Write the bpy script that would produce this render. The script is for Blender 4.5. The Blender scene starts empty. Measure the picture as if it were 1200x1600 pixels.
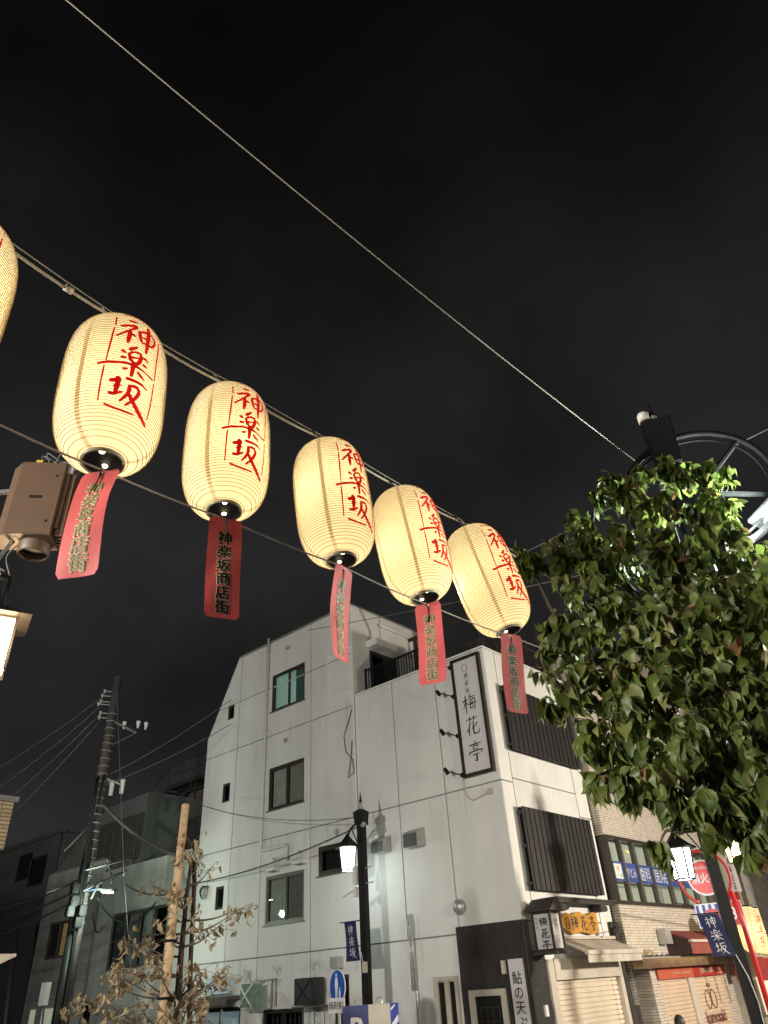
import bpy, bmesh, math, random
from mathutils import Vector, Matrix
rnd = random.Random(7)
S = bpy.context.scene
C = S.collection
PI = math.pi

# ------------------------------------------------------------------ camera, world, exposure
F_PX = 1092.909
ROT = Matrix(((0.7359457, 0.4156504, 0.5344330), (0.6746639, -0.3841454, -0.6302864), (-0.0566788, 0.8244192, -0.5631345)))
EYE = Vector((0, 0, 1.6))
cam_d = bpy.data.cameras.new('camera'); cam = bpy.data.objects.new('camera', cam_d); C.objects.link(cam)
cam.matrix_world = Matrix.Translation(EYE) @ ROT.to_4x4()
cam_d.sensor_fit = 'VERTICAL'; cam_d.sensor_height = 36; cam_d.lens = F_PX / 1600 * 36
cam_d.clip_start = .05; cam_d.clip_end = 2000
S.camera = cam

W = bpy.data.worlds.new('World'); S.world = W; W.use_nodes = True
nt = W.node_tree; nt.nodes.clear()
def wn(t): return nt.nodes.new(t)
out = wn('ShaderNodeOutputWorld'); bg = wn('ShaderNodeBackground'); tc = wn('ShaderNodeTexCoord')
sep = wn('ShaderNodeSeparateXYZ'); ramp = wn('ShaderNodeValToRGB'); nz = wn('ShaderNodeTexNoise'); mx = wn('ShaderNodeMix'); cr = wn('ShaderNodeMapRange')
nt.links.new(tc.outputs['Generated'], sep.inputs[0]); nt.links.new(sep.outputs['Z'], ramp.inputs[0])
el = ramp.color_ramp.elements
el[0].position = 0.0; el[0].color = (.025, .023, .0245, 1)
el[1].position = .97; el[1].color = (.0024, .0021, .0022, 1)
e = el.new(.40); e.color = (.0185, .0175, .0185, 1)
e = el.new(.70); e.color = (.0122, .0120, .0118, 1)
e = el.new(.86); e.color = (.0046, .0043, .0042, 1)
nz.inputs['Scale'].default_value = 2.3; nz.inputs['Detail'].default_value = 4
nt.links.new(tc.outputs['Generated'], nz.inputs['Vector'])
cr.inputs['From Min'].default_value = .38; cr.inputs['From Max'].default_value = .66; cr.inputs['To Min'].default_value = .6; cr.inputs['To Max'].default_value = 1.45
nt.links.new(nz.outputs['Fac'], cr.inputs['Value'])
nt.links.new(ramp.outputs[0], bg.inputs[0]); nt.links.new(cr.outputs[0], bg.inputs[1]); nt.links.new(bg.outputs[0], out.inputs[0])
vs = S.view_settings; vs.view_transform = 'Standard'; vs.look = 'None'; vs.exposure = 0; vs.gamma = 1
try: vs.use_curve_mapping = False
except Exception: pass
S.cycles.max_bounces = 6; S.cycles.diffuse_bounces = 3; S.cycles.transparent_max_bounces = 12
S.cycles.sample_clamp_indirect = 3; S.cycles.use_denoising = True
K = 1.0   # overall lamp level

# ------------------------------------------------------------------ pixel -> world rays (used only to read off where a thing stands on a known plane)
def ray(px, py): return (ROT @ Vector((px - 600, -(py - 800), -F_PX))).normalized()
def on_x(px, py, x): r = ray(px, py); return EYE + r * (x / r.x)
def on_y(px, py, y): r = ray(px, py); return EYE + r * (y / r.y)
def at_d(px, py, d): r = ray(px, py); return EYE + r * (d / math.hypot(r.x, r.y))
YA = 14.0; XB = -8.966
def fa(px, py): p = on_y(px, py, YA); return p.x, p.z
def fb(px, py, n=0): p = on_x(px, py, XB + n); return p.y, p.z
def gz(y): return .1 - .06 * y

# ------------------------------------------------------------------ materials
def M(name, col, rough=.6, metal=0, var=.12, scale=6, bump=0, bscale=40, emit=None, estr=0, streak=0, spec=.5, trans=0, coat=0):
    m = bpy.data.materials.new(name); m.use_nodes = True; t = m.node_tree; n = t.nodes; L = t.links
    b = n['Principled BSDF']; b.inputs['Roughness'].default_value = rough; b.inputs['Metallic'].default_value = metal
    b.inputs['Specular IOR Level'].default_value = spec; b.inputs['Coat Weight'].default_value = coat
    g = n.new('ShaderNodeNewGeometry')
    no = n.new('ShaderNodeTexNoise'); no.inputs['Scale'].default_value = scale; no.inputs['Detail'].default_value = 6; no.inputs['Roughness'].default_value = .6
    L.new(g.outputs['Position'], no.inputs['Vector'])
    mr = n.new('ShaderNodeMapRange'); mr.inputs['From Min'].default_value = .3; mr.inputs['From Max'].default_value = .7
    mr.inputs['To Min'].default_value = 1 - var; mr.inputs['To Max'].default_value = 1 + var; L.new(no.outputs['Fac'], mr.inputs['Value'])
    fac = mr.outputs[0]
    if streak:
        mp = n.new('ShaderNodeMapping'); mp.inputs['Scale'].default_value = (1.3, 1.3, .16); L.new(g.outputs['Position'], mp.inputs['Vector'])
        n2 = n.new('ShaderNodeTexNoise'); n2.inputs['Scale'].default_value = 1.7; n2.inputs['Detail'].default_value = 7; n2.inputs['Roughness'].default_value = .65
        L.new(mp.outputs[0], n2.inputs['Vector'])
        m2 = n.new('ShaderNodeMapRange'); m2.inputs['From Min'].default_value = .42; m2.inputs['From Max'].default_value = .75
        m2.inputs['To Min'].default_value = 1; m2.inputs['To Max'].default_value = 1 - streak; L.new(n2.outputs['Fac'], m2.inputs['Value'])
        mm = n.new('ShaderNodeMath'); mm.operation = 'MULTIPLY'; L.new(fac, mm.inputs[0]); L.new(m2.outputs[0], mm.inputs[1]); fac = mm.outputs[0]
    vm = n.new('ShaderNodeVectorMath'); vm.operation = 'SCALE'; vm.inputs[0].default_value = col; L.new(fac, vm.inputs['Scale'])
    L.new(vm.outputs[0], b.inputs['Base Color'])
    if bump:
        nb = n.new('ShaderNodeTexNoise'); nb.inputs['Scale'].default_value = bscale; nb.inputs['Detail'].default_value = 4; L.new(g.outputs['Position'], nb.inputs['Vector'])
        bu = n.new('ShaderNodeBump'); bu.inputs['Strength'].default_value = bump; bu.inputs['Distance'].default_value = .01
        L.new(nb.outputs['Fac'], bu.inputs['Height']); L.new(bu.outputs[0], b.inputs['Normal'])
    if emit:
        b.inputs['Emission Color'].default_value = (*emit, 1); b.inputs['Emission Strength'].default_value = estr
    if trans:
        tr = n.new('ShaderNodeBsdfTranslucent'); ms = n.new('ShaderNodeMixShader'); ms.inputs[0].default_value = trans
        L.new(vm.outputs[0], tr.inputs[0]); L.new(b.outputs[0], ms.inputs[1]); L.new(tr.outputs[0], ms.inputs[2]); L.new(ms.outputs[0], n['Material Output'].inputs[0])
    m['b'] = 1
    return m
def Emit(name, col, s):
    m = bpy.data.materials.new(name); m.use_nodes = True; n = m.node_tree.nodes; b = n['Principled BSDF']
    b.inputs['Base Color'].default_value = (.6, .6, .6, 1); b.inputs['Emission Color'].default_value = (*col, 1); b.inputs['Emission Strength'].default_value = s
    return m
def Glass(name, tint=(.75, .8, .78), clear=.8, rough=.02):
    m = bpy.data.materials.new(name); m.use_nodes = True; t = m.node_tree; n = t.nodes; L = t.links; n.remove(n['Principled BSDF'])
    tr = n.new('ShaderNodeBsdfTransparent'); tr.inputs[0].default_value = (*tint, 1)
    gl = n.new('ShaderNodeBsdfGlossy'); gl.inputs['Roughness'].default_value = rough
    fr = n.new('ShaderNodeFresnel'); fr.inputs[0].default_value = 1.5
    ms = n.new('ShaderNodeMixShader'); L.new(fr.outputs[0], ms.inputs[0]); L.new(tr.outputs[0], ms.inputs[1]); L.new(gl.outputs[0], ms.inputs[2])
    L.new(ms.outputs[0], n['Material Output'].inputs[0]); return m
def Tile(name, axis, col, grout, w, h, rough=.3, mortar=.006):
    m = bpy.data.materials.new(name); m.use_nodes = True; t = m.node_tree; n = t.nodes; L = t.links; b = n['Principled BSDF']
    g = n.new('ShaderNodeNewGeometry'); sp = n.new('ShaderNodeSeparateXYZ'); cb = n.new('ShaderNodeCombineXYZ')
    L.new(g.outputs['Position'], sp.inputs[0]); L.new(sp.outputs[axis], cb.inputs[0]); L.new(sp.outputs['Z'], cb.inputs[1])
    br = n.new('ShaderNodeTexBrick'); L.new(cb.outputs[0], br.inputs['Vector']); br.offset = 0 if w == h * 1.0001 else 0
    br.inputs['Scale'].default_value = 1; br.inputs['Brick Width'].default_value = w; br.inputs['Row Height'].default_value = h
    br.inputs['Mortar Size'].default_value = mortar; br.inputs['Mortar Smooth'].default_value = .2; br.inputs['Bias'].default_value = 0
    br.inputs['Color1'].default_value = (*col, 1); br.inputs['Color2'].default_value = (col[0] * .8, col[1] * .79, col[2] * .77, 1); br.inputs['Mortar'].default_value = (*grout, 1)
    L.new(br.outputs['Color'], b.inputs['Base Color']); b.inputs['Roughness'].default_value = rough
    ml = n.new('ShaderNodeMath'); ml.operation = 'MULTIPLY_ADD'; ml.inputs[1].default_value = -1; ml.inputs[2].default_value = 1; L.new(br.outputs['Fac'], ml.inputs[0])
    no = n.new('ShaderNodeTexNoise'); no.inputs['Scale'].default_value = 9; L.new(g.outputs['Position'], no.inputs['Vector'])
    ad = n.new('ShaderNodeMath'); ad.operation = 'ADD'; L.new(ml.outputs[0], ad.inputs[0]); L.new(no.outputs['Fac'], ad.inputs[1])
    bu = n.new('ShaderNodeBump'); bu.inputs['Strength'].default_value = .7; bu.inputs['Distance'].default_value = .006; L.new(ad.outputs[0], bu.inputs['Height']); L.new(bu.outputs[0], b.inputs['Normal'])
    return m

m_wall = M('white_panel', (.68, .68, .66), .75, var=.05, scale=.8, bump=.2, bscale=60, streak=.09)
def add_soot(m):
    t = m.node_tree; n = t.nodes; L = t.links; b = n['Principled BSDF']; src = b.inputs['Base Color'].links[0].from_socket
    g = n.new('ShaderNodeNewGeometry'); sp = n.new('ShaderNodeSeparateXYZ'); L.new(g.outputs['Position'], sp.inputs[0])
    def rng(sock, a, c, d=0, e=1):
        r = n.new('ShaderNodeMapRange'); r.interpolation_type = 'SMOOTHSTEP'; r.inputs['From Min'].default_value = a; r.inputs['From Max'].default_value = c; r.inputs['To Min'].default_value = d; r.inputs['To Max'].default_value = e; L.new(sock, r.inputs['Value']); return r.outputs[0]
    def mul(a, c): k = n.new('ShaderNodeMath'); k.operation = 'MULTIPLY'; L.new(a, k.inputs[0]); L.new(c, k.inputs[1]); return k.outputs[0]
    no = n.new('ShaderNodeTexNoise'); no.inputs['Scale'].default_value = 2.6; no.inputs['Detail'].default_value = 8; no.inputs['Roughness'].default_value = .7; L.new(g.outputs['Position'], no.inputs['Vector'])
    f = mul(mul(rng(sp.outputs['Z'], 2.42, 2.1), rng(sp.outputs['X'], -13.3, -13.9)), rng(no.outputs['Fac'], .50, .66, 0, .75))
    mp = n.new('ShaderNodeMapping'); mp.inputs['Scale'].default_value = (7, 7, .35); L.new(g.outputs['Position'], mp.inputs['Vector'])
    n2 = n.new('ShaderNodeTexNoise'); n2.inputs['Scale'].default_value = 1; n2.inputs['Detail'].default_value = 5; L.new(mp.outputs[0], n2.inputs['Vector'])
    # drip marks that start at the panel joints
    drips = [mul(rng(sp.outputs['Z'], z - .9, z - .05), rng(sp.outputs['Z'], z + .02, z)) for z in (8.54, 8.3, 5.35, 2.49)]
    acc = drips[0]
    for d in drips[1:]: k = n.new('ShaderNodeMath'); k.operation = 'MAXIMUM'; L.new(acc, k.inputs[0]); L.new(d, k.inputs[1]); acc = k.outputs[0]
    f2 = mul(acc, rng(n2.outputs['Fac'], .52, .75, 0, .35))
    k = n.new('ShaderNodeMath'); k.operation = 'MAXIMUM'; L.new(f, k.inputs[0]); L.new(f2, k.inputs[1])
    mx = n.new('ShaderNodeMix'); mx.data_type = 'RGBA'; L.new(k.outputs[0], mx.inputs['Factor']); L.new(src, mx.inputs[6]); mx.inputs[7].default_value = (.13, .125, .11, 1); L.new(mx.outputs[2], b.inputs['Base Color'])
add_soot(m_wall)
m_joint = M('joint_sealant', (.22, .22, .21), .8)
m_wall2 = M('grey_green_render', (.46, .48, .44), .8, var=.10, scale=1.2, bump=.3, bscale=50, streak=.3)
m_siding = M('siding_boards', (.42, .43, .39), .8, var=.12, scale=1.5, bump=.3, streak=.3)
m_darkwall = M('dark_render', (.13, .145, .14), .85, var=.2, scale=1)
m_black = M('black_metal', (.009, .009, .010), .55, metal=0, var=.2, spec=.3)
m_bronze = M('bronze_frame', (.055, .048, .042), .4, metal=.3)
m_greyframe = M('grey_frame', (.13, .12, .11), .45, metal=.3)
m_slat = M('dark_slat', (.024, .020, .020), .55, var=.35, scale=14, streak=.3)
m_alu = M('aluminium', (.45, .45, .44), .4, metal=.5)
m_white = M('white_paint', (.68, .68, .66), .5, var=.05)
m_cream = M('cream_paint', (.52, .47, .40), .55, var=.08, streak=.15)
m_creamcloth = M('cream_canvas', (.50, .46, .39), .8, var=.12, scale=3, streak=.3)
m_gold = M('gold_board', (.55, .27, .045), .45, var=.3, scale=5, streak=.35)
m_ink = M('ink', (.012, .011, .011), .6)
m_signwhite = M('sign_white', (.60, .58, .60), .5, var=.03)
m_signframe = M('sign_frame', (.022, .014, .012), .45)
m_conc = M('pole_concrete', (.115, .10, .095), .85, var=.3, scale=8, bump=.4, streak=.3)
m_cable = M('black_cable', (.012, .012, .013), .5)
m_dim = M('dim_metal', (.12, .12, .12), .5, metal=.3)
m_rope = M('pale_rope', (.27, .245, .20), .7, var=.03, scale=6)
m_palecable = M('pale_cable', (.33, .30, .24), .45)
m_red = M('red_paint', (.50, .022, .022), .4)
m_navy = M('navy_cloth', (.012, .018, .085), .6, var=.1, trans=.15)
m_blue = M('blue_print', (.03, .07, .38), .5)
m_awnred = M('maroon_canvas', (.25, .060, .050), .8, var=.15, scale=3, streak=.25)
m_redsign = M('red_sign', (.33, .035, .03), .45, var=.1)
m_paleredsign = M('faded_red_sign', (.45, .10, .06), .45, var=.1)
m_shut = M('shutter_cream', (.66, .58, .46), .45, var=.06, streak=.12)
m_shutpink = M('shutter_beige', (.62, .48, .35), .5, var=.06, streak=.12)
m_metalband = M('bronze_band', (.40, .30, .20), .25, metal=.75, var=.25, scale=4)
m_boards = M('charred_boards', (.035, .028, .026), .65, var=.4, scale=9, streak=.4)
m_beige = M('beige_panel', (.42, .38, .31), .55, var=.06, streak=.1)
m_box = M('brown_box', (.100, .060, .038), .5, var=.1)
m_bark = M('bark', (.05, .038, .03), .9, var=.3, scale=20, bump=.8, bscale=60)
m_twig = M('twig', (.10, .075, .05), .9)
m_stake = M('cedar_stake', (.44, .31, .19), .7, var=.25, scale=14, streak=.3)
m_deadleaf = M('dead_leaf', (.33, .26, .165), .8, var=.35, scale=8, trans=.25)
m_ground = M('asphalt', (.05, .05, .052), .85, var=.2, scale=5, bump=.5)
m_pave = M('paving', (.22, .20, .18), .8, var=.15, scale=3)
m_leaf = [M('leaf_green', (.125, .170, .036), .45, var=.32, scale=7, trans=.45, spec=.5), M('leaf_olive', (.170, .185, .055), .45, var=.28, scale=7, trans=.34),
          M('leaf_deep', (.080, .115, .032), .45, var=.25, scale=7, trans=.3), M('leaf_brown', (.16, .08, .035), .6, var=.25, trans=.2)]
m_text = {'white': M('white_print', (.75, .75, .75), .5, var=.02), 'black': M('black_print', (.012, .012, .012), .5), 'red': M('red_print', (.55, .02, .02), .5),
          'orange': M('orange_print', (.75, .25, .04), .5), 'yellow': M('yellow_print', (.70, .45, .06), .4), 'cream': M('cream_print', (.62, .55, .38), .6), 'brown': M('brown_print', (.16, .05, .04), .6), 'green': M('green_print', (.08, .4, .1), .5), 'gold': M('gold_letters', (.6, .4, .15), .3, metal=.7)}
m_glass = Glass('window_glass')
m_glassdark = Glass('dark_window_glass', (.35, .4, .38))
m_curt = M('grey_curtain', (.48, .50, .45), .85, var=.15, scale=4)
m_room = M('dark_room', (.05, .055, .05), .9)
m_lampwhite = Emit('white_lamp_glow', (.86, 1, .97), 6)
m_lampwarm = Emit('warm_lamp_glow', (1, .62, .27), 8)
m_led = Emit('led_glow', (.80, 1, .78), 40)
tileC = Tile('glazed_tile_street', 'Y', (.66, .60, .52), (.24, .21, .18), .115, .058, .22, .005)
tileCs = Tile('glazed_tile_side', 'X', (.60, .55, .48), (.13, .11, .10), .115, .058, .25)
tileE = Tile('buff_brick', 'Y', (.30, .23, .14), (.10, .08, .06), .22, .07, .7, .01)

# ------------------------------------------------------------------ mesh builder
ORG = {}
class MB:
    def __init__(s): s.v = []; s.f = []
    def add(s, vs, fs):
        k = len(s.v); s.v += [tuple(v) for v in vs]; s.f += [tuple(i + k for i in f) for f in fs]; return s
    def quad(s, a, b, c, d): return s.add([a, b, c, d], [(0, 1, 2, 3)])
    def hexa(s, p): return s.add(p, [(0, 3, 2, 1), (4, 5, 6, 7), (0, 1, 5, 4), (1, 2, 6, 5), (2, 3, 7, 6), (3, 0, 4, 7)])
    def box(s, x0, x1, y0, y1, z0, z1):
        return s.hexa([(x0, y0, z0), (x1, y0, z0), (x1, y1, z0), (x0, y1, z0), (x0, y0, z1), (x1, y0, z1), (x1, y1, z1), (x0, y1, z1)])
    def obox(s, c, X, Y, Z, hx, hy, hz):
        c = Vector(c); X = Vector(X).normalized() * hx; Y = Vector(Y).normalized() * hy; Z = Vector(Z).normalized() * hz
        return s.hexa([c - X - Y - Z, c + X - Y - Z, c + X + Y - Z, c - X + Y - Z, c - X - Y + Z, c + X - Y + Z, c + X + Y + Z, c - X + Y + Z])
    def tube(s, pts, r, n=8, cap=True):
        pts = [Vector(p) for p in pts]; N = len(pts); rs = r if isinstance(r, (list, tuple)) else [r] * N
        base = len(s.v); prev = None
        for i, p in enumerate(pts):
            t = (pts[min(i + 1, N - 1)] - pts[max(i - 1, 0)]).normalized()
            if prev is None:
                a = Vector((0, 0, 1)) if abs(t.z) < .9 else Vector((1, 0, 0)); u = t.cross(a).normalized()
            else:
                u = (prev - t * prev.dot(t)).normalized()
            w = t.cross(u); prev = u
            for k in range(n):
                a = 2 * PI * k / n; s.v.append(tuple(p + (u * math.cos(a) + w * math.sin(a)) * rs[i]))
        for i in range(N - 1):
            for k in range(n):
                a = base + i * n + k; b = base + i * n + (k + 1) % n; s.f.append((a, b, b + n, a + n))
        if cap: s.f.append(tuple(base + k for k in range(n))[::-1]); s.f.append(tuple(base + (N - 1) * n + k for k in range(n)))
        return s
    def ring(s, c, ax, R, r, n=32, m=6, a0=0, a1=2 * PI, u=None):
        ax = Vector(ax).normalized(); u = Vector(u).normalized() if u is not None else (Vector((0, 1, 0)).cross(ax)).normalized(); w = ax.cross(u); c = Vector(c)
        full = abs(a1 - a0 - 2 * PI) < 1e-6
        pts = [c + (u * math.cos(a0 + (a1 - a0) * k / n) + w * math.sin(a0 + (a1 - a0) * k / n)) * R for k in range(n + (0 if full else 1))]
        if not full: return s.tube(pts, r, m)
        base = len(s.v)
        for k in range(n):
            a = 2 * PI * k / n; d = u * math.cos(a) + w * math.sin(a)
            for j in range(m):
                b = 2 * PI * j / m; s.v.append(tuple(c + d * (R + r * math.cos(b)) + ax * r * math.sin(b)))
        for k in range(n):
            for j in range(m):
                a = base + k * m + j; b = base + k * m + (j + 1) % m; c2 = base + ((k + 1) % n) * m
                s.f.append((a, b, c2 + (j + 1) % m, c2 + j))
        return s
    def lathe(s, prof, n=32, c=(0, 0, 0), cap=False):
        base = len(s.v)
        for (r, z) in prof:
            for k in range(n): a = 2 * PI * k / n; s.v.append((c[0] + r * math.cos(a), c[1] + r * math.sin(a), c[2] + z))
        for i in range(len(prof) - 1):
            for k in range(n): a = base + i * n + k; b = base + i * n + (k + 1) % n; s.f.append((a, b, b + n, a + n))
        if cap: s.f.append(tuple(base + k for k in range(n))[::-1]); s.f.append(tuple(base + (len(prof) - 1) * n + k for k in range(n)))
        return s
    def disc(s, c, ax, R, n=24):
        ax = Vector(ax).normalized(); a = Vector((0, 0, 1)) if abs(ax.z) < .9 else Vector((1, 0, 0)); u = ax.cross(a).normalized(); w = ax.cross(u); c = Vector(c)
        return s.add([c + (u * math.cos(2 * PI * k / n) + w * math.sin(2 * PI * k / n)) * R for k in range(n)], [tuple(range(n))])
    def build(s, name, mat, parent=None, smooth=False, bevel=0, normals=True):
        o0 = ORG.get(parent.name, Vector((0, 0, 0))) if parent else Vector((0, 0, 0))
        me = bpy.data.meshes.new(name); me.from_pydata([(v[0] - o0[0], v[1] - o0[1], v[2] - o0[2]) for v in s.v], [], s.f)
        if normals and len(s.f) < 60000:
            bm = bmesh.new(); bm.from_mesh(me)
            if bevel: bmesh.ops.bevel(bm, geom=list(bm.edges), offset=bevel, segments=2, affect='EDGES', clamp_overlap=True)
            bmesh.ops.recalc_face_normals(bm, faces=bm.faces); bm.to_mesh(me); bm.free()
        me.materials.append(mat)
        if smooth: me.polygons.foreach_set('use_smooth', [True] * len(me.polygons))
        o = bpy.data.objects.new(name, me); C.objects.link(o)
        if parent: o.parent = parent; ORG[o.name] = o0
        else: ORG[o.name] = Vector((0, 0, 0))
        return o
def thing(name, label, cat, loc=(0, 0, 0), group=None, rot=0):
    o = bpy.data.objects.new(name, None); C.objects.link(o); o.location = loc; o.rotation_euler = (0, 0, rot); o.empty_display_size = .1
    o['label'] = label; o['category'] = cat
    if group: o['group'] = group
    ORG[o.name] = Vector(loc) if not rot else Vector((0, 0, 0)); return o
def tag(o, label=None, cat=None, group=None, kind=None):
    if label: o['label'] = label
    if cat: o['category'] = cat
    if group: o['group'] = group
    if kind: o['kind'] = kind
    return o
def stuff(o): o['kind'] = 'stuff'; return o
def dup(root):
    r = root.copy(); C.objects.link(r)
    for ch in list(root.children):
        c = ch.copy(); C.objects.link(c); c.parent = r
        for g in list(ch.children):
            d = g.copy(); C.objects.link(d); d.parent = c
    return r
def lamp(loc, energy, col, size=.08, name='lamp_light', parent=None):
    l = bpy.data.lights.new(name, 'POINT'); l.energy = energy * K; l.color = col; l.shadow_soft_size = size
    o = bpy.data.objects.new(name, l); C.objects.link(o); o.location = loc
    if parent: o.parent = parent; o.location = Vector(loc) - ORG.get(parent.name, Vector((0, 0, 0)))
    return o

# facades as frames: u along the wall (to the right as seen from the street), n out of the wall
class Face:
    def __init__(s, kind, base): s.k = kind; s.b = base
    def p(s, u, z, n=0): return Vector((u, s.b - n, z)) if s.k == 'A' else Vector((s.b + n, u, z))
    @property
    def U(s): return Vector((1, 0, 0)) if s.k == 'A' else Vector((0, 1, 0))
    @property
    def N(s): return Vector((0, -1, 0)) if s.k == 'A' else Vector((1, 0, 0))
    def box(s, mb, u0, u1, z0, z1, n0, n1):
        P = [s.p(u, z, n) for (u, z, n) in ((u0, z0, n0), (u1, z0, n0), (u1, z0, n1), (u0, z0, n1), (u0, z1, n0), (u1, z1, n0), (u1, z1, n1), (u0, z1, n1))]
        return mb.hexa(P)
FA = Face('A', YA); FB = Face('B', XB)

_glyph = {}
def glyphs(body, bold=0, line=1.0, extrude=.0):
    k = (body, bold, line, extrude)
    if k not in _glyph:
        c = bpy.data.curves.new('lettering', 'FONT'); c.body = body; c.align_x = 'CENTER'; c.align_y = 'CENTER'; c.space_line = line; c.offset = bold; c.extrude = extrude; c.resolution_u = 2
        o = bpy.data.objects.new('lettering_tmp', c); C.objects.link(o); bpy.context.view_layer.update()
        me = bpy.data.meshes.new_from_object(o.evaluated_get(bpy.context.evaluated_depsgraph_get()))
        vs = [v.co.copy() for v in me.vertices]; fs = [tuple(p.vertices) for p in me.polygons]
        bpy.data.objects.remove(o); bpy.data.curves.remove(c); bpy.data.meshes.remove(me); _glyph[k] = (vs, fs)
    return _glyph[k]
def text(parent, body, pos, U, N, size, mat, bold=0, vertical=False, line=1.0, sx=1, lift=.004, name='lettering', fn=None, up=None, fit=None):
    if vertical: body = '\n'.join(body)
    vs, fs = glyphs(body, 0, line)
    ys = [v.y for v in vs]; xs = [v.x for v in vs]; cy = (min(ys) + max(ys)) / 2; cx = (min(xs) + max(xs)) / 2
    if fit: sx = fit[0] / (max(xs) - min(xs)) / size; sy = fit[1] / (max(ys) - min(ys)) / size
    else: sy = 1
    U = Vector(U).normalized(); Zv = Vector(up).normalized() if up else Vector((0, 0, 1)); N = Vector(N).normalized(); pos = Vector(pos)
    mb = MB()
    offs = [(0, 0)] + ([(bold * math.cos(a * PI / 3), bold * math.sin(a * PI / 3)) for a in range(6)] if bold else [])
    for k, (ox, oy) in enumerate(offs): mb.add([pos + U * ((v.x - cx + ox) * size * sx) + Zv * ((v.y - cy + oy) * size * sy) + N * (lift + .0002 * k) for v in vs], fs)
    return mb.build(name, mat, parent, normals=False)

# brush written characters: strokes (width, points) in a unit square, y up
BR = {
 '神': [(.07, [(.22, .95), (.34, .88)]), (.06, [(.08, .74), (.36, .78), (.24, .58), (.04, .38)]), (.075, [(.25, .60), (.25, .04)]), (.05, [(.28, .50), (.40, .40)]),
       (.07, [(.52, .76), (.55, .34)]), (.06, [(.52, .77), (.90, .82), (.86, .38)]), (.045, [(.54, .58), (.86, .62)]), (.05, [(.55, .38), (.85, .42)]), (.08, [(.71, 1.0), (.71, .5), (.69, -.02)])],
 '楽': [(.06, [(.52, 1.0), (.45, .88)]), (.055, [(.36, .84), (.38, .54)]), (.055, [(.36, .84), (.66, .86), (.63, .54)]), (.04, [(.38, .69), (.63, .71)]), (.045, [(.38, .55), (.63, .56)]),
       (.06, [(.12, .80), (.22, .72)]), (.05, [(.08, .56), (.24, .64)]), (.06, [(.90, .84), (.78, .72)]), (.06, [(.78, .62), (.92, .54)]), (.06, [(.0, .38), (.5, .44), (1.0, .44)]),
       (.08, [(.50, .52), (.50, .0)]), (.055, [(.46, .40), (.30, .20), (.08, .06)]), (.07, [(.54, .40), (.72, .20), (.95, .08)])],
 '坂': [(.06, [(.04, .66), (.36, .72)]), (.07, [(.20, .92), (.20, .30)]), (.06, [(.0, .22), (.40, .38)]), (.06, [(.44, .86), (.92, .92)]), (.06, [(.50, .84), (.48, .5), (.36, .16)]),
       (.055, [(.54, .62), (.86, .66), (.72, .34), (.46, .0)]), (.085, [(.56, .52), (.74, .22), (1.0, -.04)])],
 '梅': [(.06, [(.0, .68), (.40, .74)]), (.07, [(.22, .98), (.22, .0)]), (.05, [(.22, .64), (.02, .28)]), (.04, [(.26, .58), (.38, .46)]), (.055, [(.58, 1.0), (.46, .74)]), (.05, [(.54, .84), (.92, .88)]),
       (.05, [(.56, .70), (.50, .22)]), (.05, [(.56, .70), (.86, .72), (.82, .20), (.72, .10)]), (.055, [(.42, .46), (1.0, .50)]), (.045, [(.50, .24), (.86, .26)]), (.045, [(.69, .66), (.66, .28)])],
 '花': [(.05, [(.12, .86), (.50, .88), (.90, .92)]), (.055, [(.34, 1.0), (.36, .74)]), (.055, [(.66, 1.02), (.60, .76)]), (.06, [(.36, .70), (.24, .42), (.04, .20)]), (.065, [(.24, .46), (.22, .0)]),
       (.055, [(.84, .62), (.66, .46), (.44, .36)]), (.07, [(.56, .72), (.54, .16), (.64, .06), (.86, .06), (.96, .24)])],
 '亭': [(.06, [(.48, 1.02), (.54, .92)]), (.055, [(.10, .86), (.5, .88), (.92, .90)]), (.045, [(.34, .78), (.36, .60)]), (.045, [(.34, .78), (.68, .79), (.64, .60)]), (.04, [(.36, .62), (.64, .63)]),
       (.055, [(.08, .50), (.04, .34)]), (.055, [(.08, .50), (.55, .53), (.96, .52), (.86, .38)]), (.05, [(.28, .34), (.74, .37)]), (.075, [(.52, .36), (.54, .04), (.38, .06)])],
}
def spline(pts, n=7):
    pts = [Vector(p) for p in pts]
    if len(pts) == 2: return [pts[0].lerp(pts[1], i / n) for i in range(n + 1)]
    P = [pts[0] * 2 - pts[1]] + pts + [pts[-1] * 2 - pts[-2]]; o = []
    for i in range(1, len(P) - 2):
        for k in range(n):
            t = k / n; a, b, c, d = P[i - 1], P[i], P[i + 1], P[i + 2]
            o.append(.5 * ((2 * b) + (c - a) * t + (2 * a - 5 * b + 4 * c - d) * t * t + (3 * b - a - 3 * c + d) * t ** 3))
    return o + [pts[-1]]
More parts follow.
